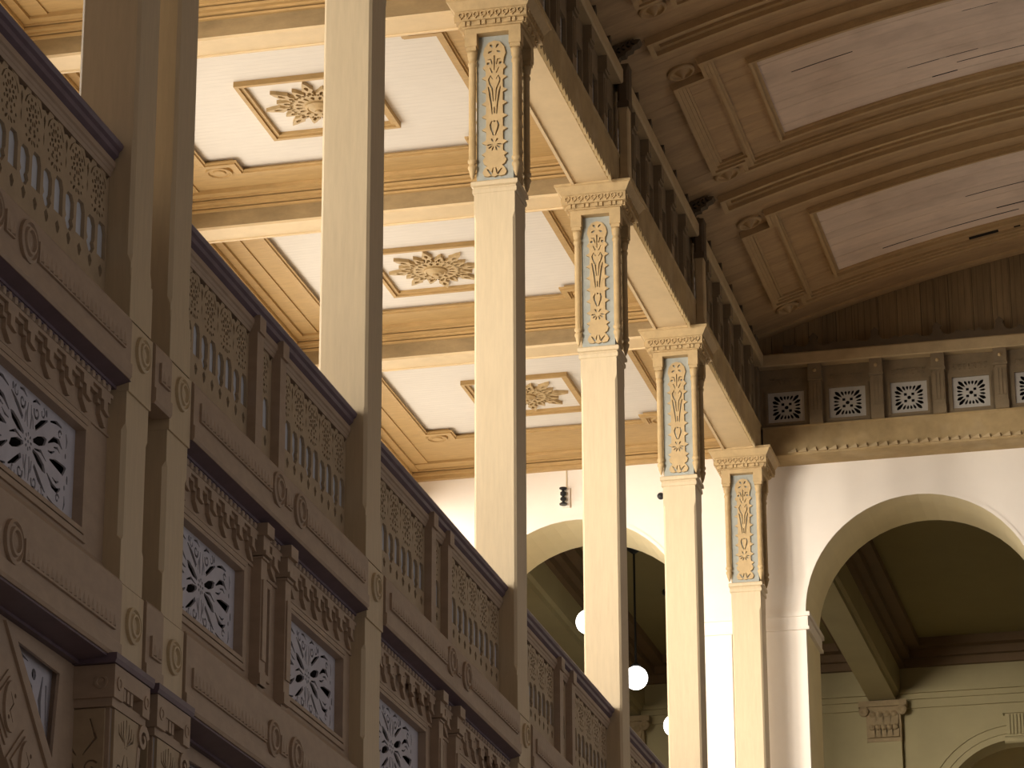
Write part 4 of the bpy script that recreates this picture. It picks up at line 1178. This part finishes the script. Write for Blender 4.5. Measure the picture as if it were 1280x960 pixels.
for key, yr in (('C', 29.02), ('D', 33.87), ('E', 38.66)):
    yb0 = yr + 0.72; yb1 = yr + 4.05
    if key == 'E': yb1 = 42.72
    # outer moulding with stepped corners
    for (h, wd) in ((0.035, 0.14), (0.095, 0.05), (0.065, 0.095)):
        b = MB()
        strip(b, -7.21, 0, yb0, yb0 + wd, 0, h); strip(b, -7.21, 0, yb1 - wd, yb1, 0, h)
        strip(b, -7.21, -7.21 + wd, yb0, yb0 + 0.40 + wd, 0, h); strip(b, -7.21, -7.21 + wd, yb1 - 0.28, yb1, 0, h)
        strip(b, -7.61, -7.21 + wd, yb0 + 0.40, yb0 + 0.40 + wd, 0, h); strip(b, -7.61, -7.21 + wd, yb1 - 0.28 - wd, yb1 - 0.28, 0, h)
        strip(b, -7.61, -7.61 + wd, yb0 + 0.40, yb1 - 0.28, 0, h)
        b.build('panel_frame', 'vault_mould', vlt)
    b = MB(); strip(b, -7.14, -7.04, yb0 + 0.08, yb1 - 0.08, 0, 0.04); strip(b, -7.11, -7.07, yb0 + 0.08, yb1 - 0.08, 0, 0.075)
    b.build('cross_moulding', 'vault_mould', vlt)
    b = MB(); strip(b, -7.46, -7.43, yb0 + 0.52, yb1 - 0.40, 0, 0.03); b.build('inner_moulding', 'vault_mould', vlt)
    for yy in (yb0 + 0.17, yb1 - 0.03 if key != 'E' else yb1 + 0.06):
        vdisc(-7.44, yy).build('corner_disc', 'vault_mould', vlt)
    # white panel
    w0, w1 = yr + 1.28, yr + 3.50
    for i in range(10):
        o = link('white_plank', whm, vlt); o.location = (0, w0 + 0.222 * i, random.uniform(-0.002, 0.002))
    b = MB()
    for _ in range(6):
        k = random.randint(1, 9); sa = random.uniform(-6.3, -3.2); ln = random.uniform(0.3, 1.1)
        strip(b, sa, sa + ln, w0 + 0.222 * k - 0.006, w0 + 0.222 * k + 0.006, 0.012, 0.0145)
    b.build('board_gap', 'void_black', vlt)
    b = MB(); vframe(b, -6.67, w0 - 0.10, w1 + 0.10, 0.10, 0, 0.04); b.build('white_panel_frame', 'vault_mould', vlt)
    b = MB(); vframe(b, -6.655, w0 - 0.085, w1 + 0.085, 0.04, 0, 0.085); b.build('white_panel_frame', 'vault_mould', vlt)
    # rib: long narrow frame over the column
    for (h, wd) in ((0.04, 0.13), (0.095, 0.06)):
        b = MB(); vframe(b, -7.67, yr - 0.20, yr + 0.20, wd, 0, h); b.build('rib_frame', 'vault_mould', vlt)
# the slot and edge bead near the gable
MB_ = MB(); strip(MB_, -8.0, 0, 43.36, 43.42, 0, 0.035); strip(MB_, -7.4, 0, 42.98, 43.0, 0, 0.006); MB_.build('edge_bead', 'vault_mould', vlt)
b = MB(); strip(b, -4.72, -4.31, 42.49, 42.70, -0.01, 0.004); strip(b, -4.22, -3.0, 42.49, 42.70, -0.01, 0.004); b.build('slot', 'void_black', vlt)

# ------------------------------------------------------------------ small things on the end wall
def sconce(x, z, label):
    t = thing('wall_lamp', label, 'lamp', (x, YW, z), 'lanterns on the end wall')
    MB().box(x - 0.055, x + 0.07, YW - 0.05, YW, z - 0.02, z + 0.27).build('back_plate', 'wall_white', t)
    prof = [(0.055, 0.0), (0.058, 0.015), (0.018, 0.045), (0.022, 0.06), (0.045, 0.075), (0.045, 0.10), (0.02, 0.125), (0.02, 0.135), (0.045, 0.15), (0.045, 0.185), (0.02, 0.205), (0.018, 0.22), (0.058, 0.245), (0.055, 0.258)]
    MB().lathe(prof, lambda p, q, h: (x - 0.01 + p, YW - 0.11 + q, z + h), 16).build('lantern', 'iron_black', t)
    return t
t = sconce(-9.777, 14.285, 'small black lantern on a white plate high on the end wall above the left arch')
MB().box(-9.766, -9.750, YW - 0.012, YW, 14.55, 14.86).build('conduit', 'column_paint', t)
t = thing('wall_fitting', 'small round black fitting on the wall left of third carved column', 'fitting', (-8.375, YW, 14.30))
MB().lathe([(0.05, 0.0), (0.05, 0.03), (0.035, 0.06), (0.0, 0.07)], lambda p, q, h: (-8.375 + p, YW - h, 14.335 + q), 16).build('body', 'iron_black', t)

# ------------------------------------------------------------------ far side of the hall (outside the frame): plain mirror of the gallery side
st = MB().box(9.3, 9.6, 3, 44, 14.0, 17.0).build('wall_right', 'facade_paint'); st['kind'] = 'structure'
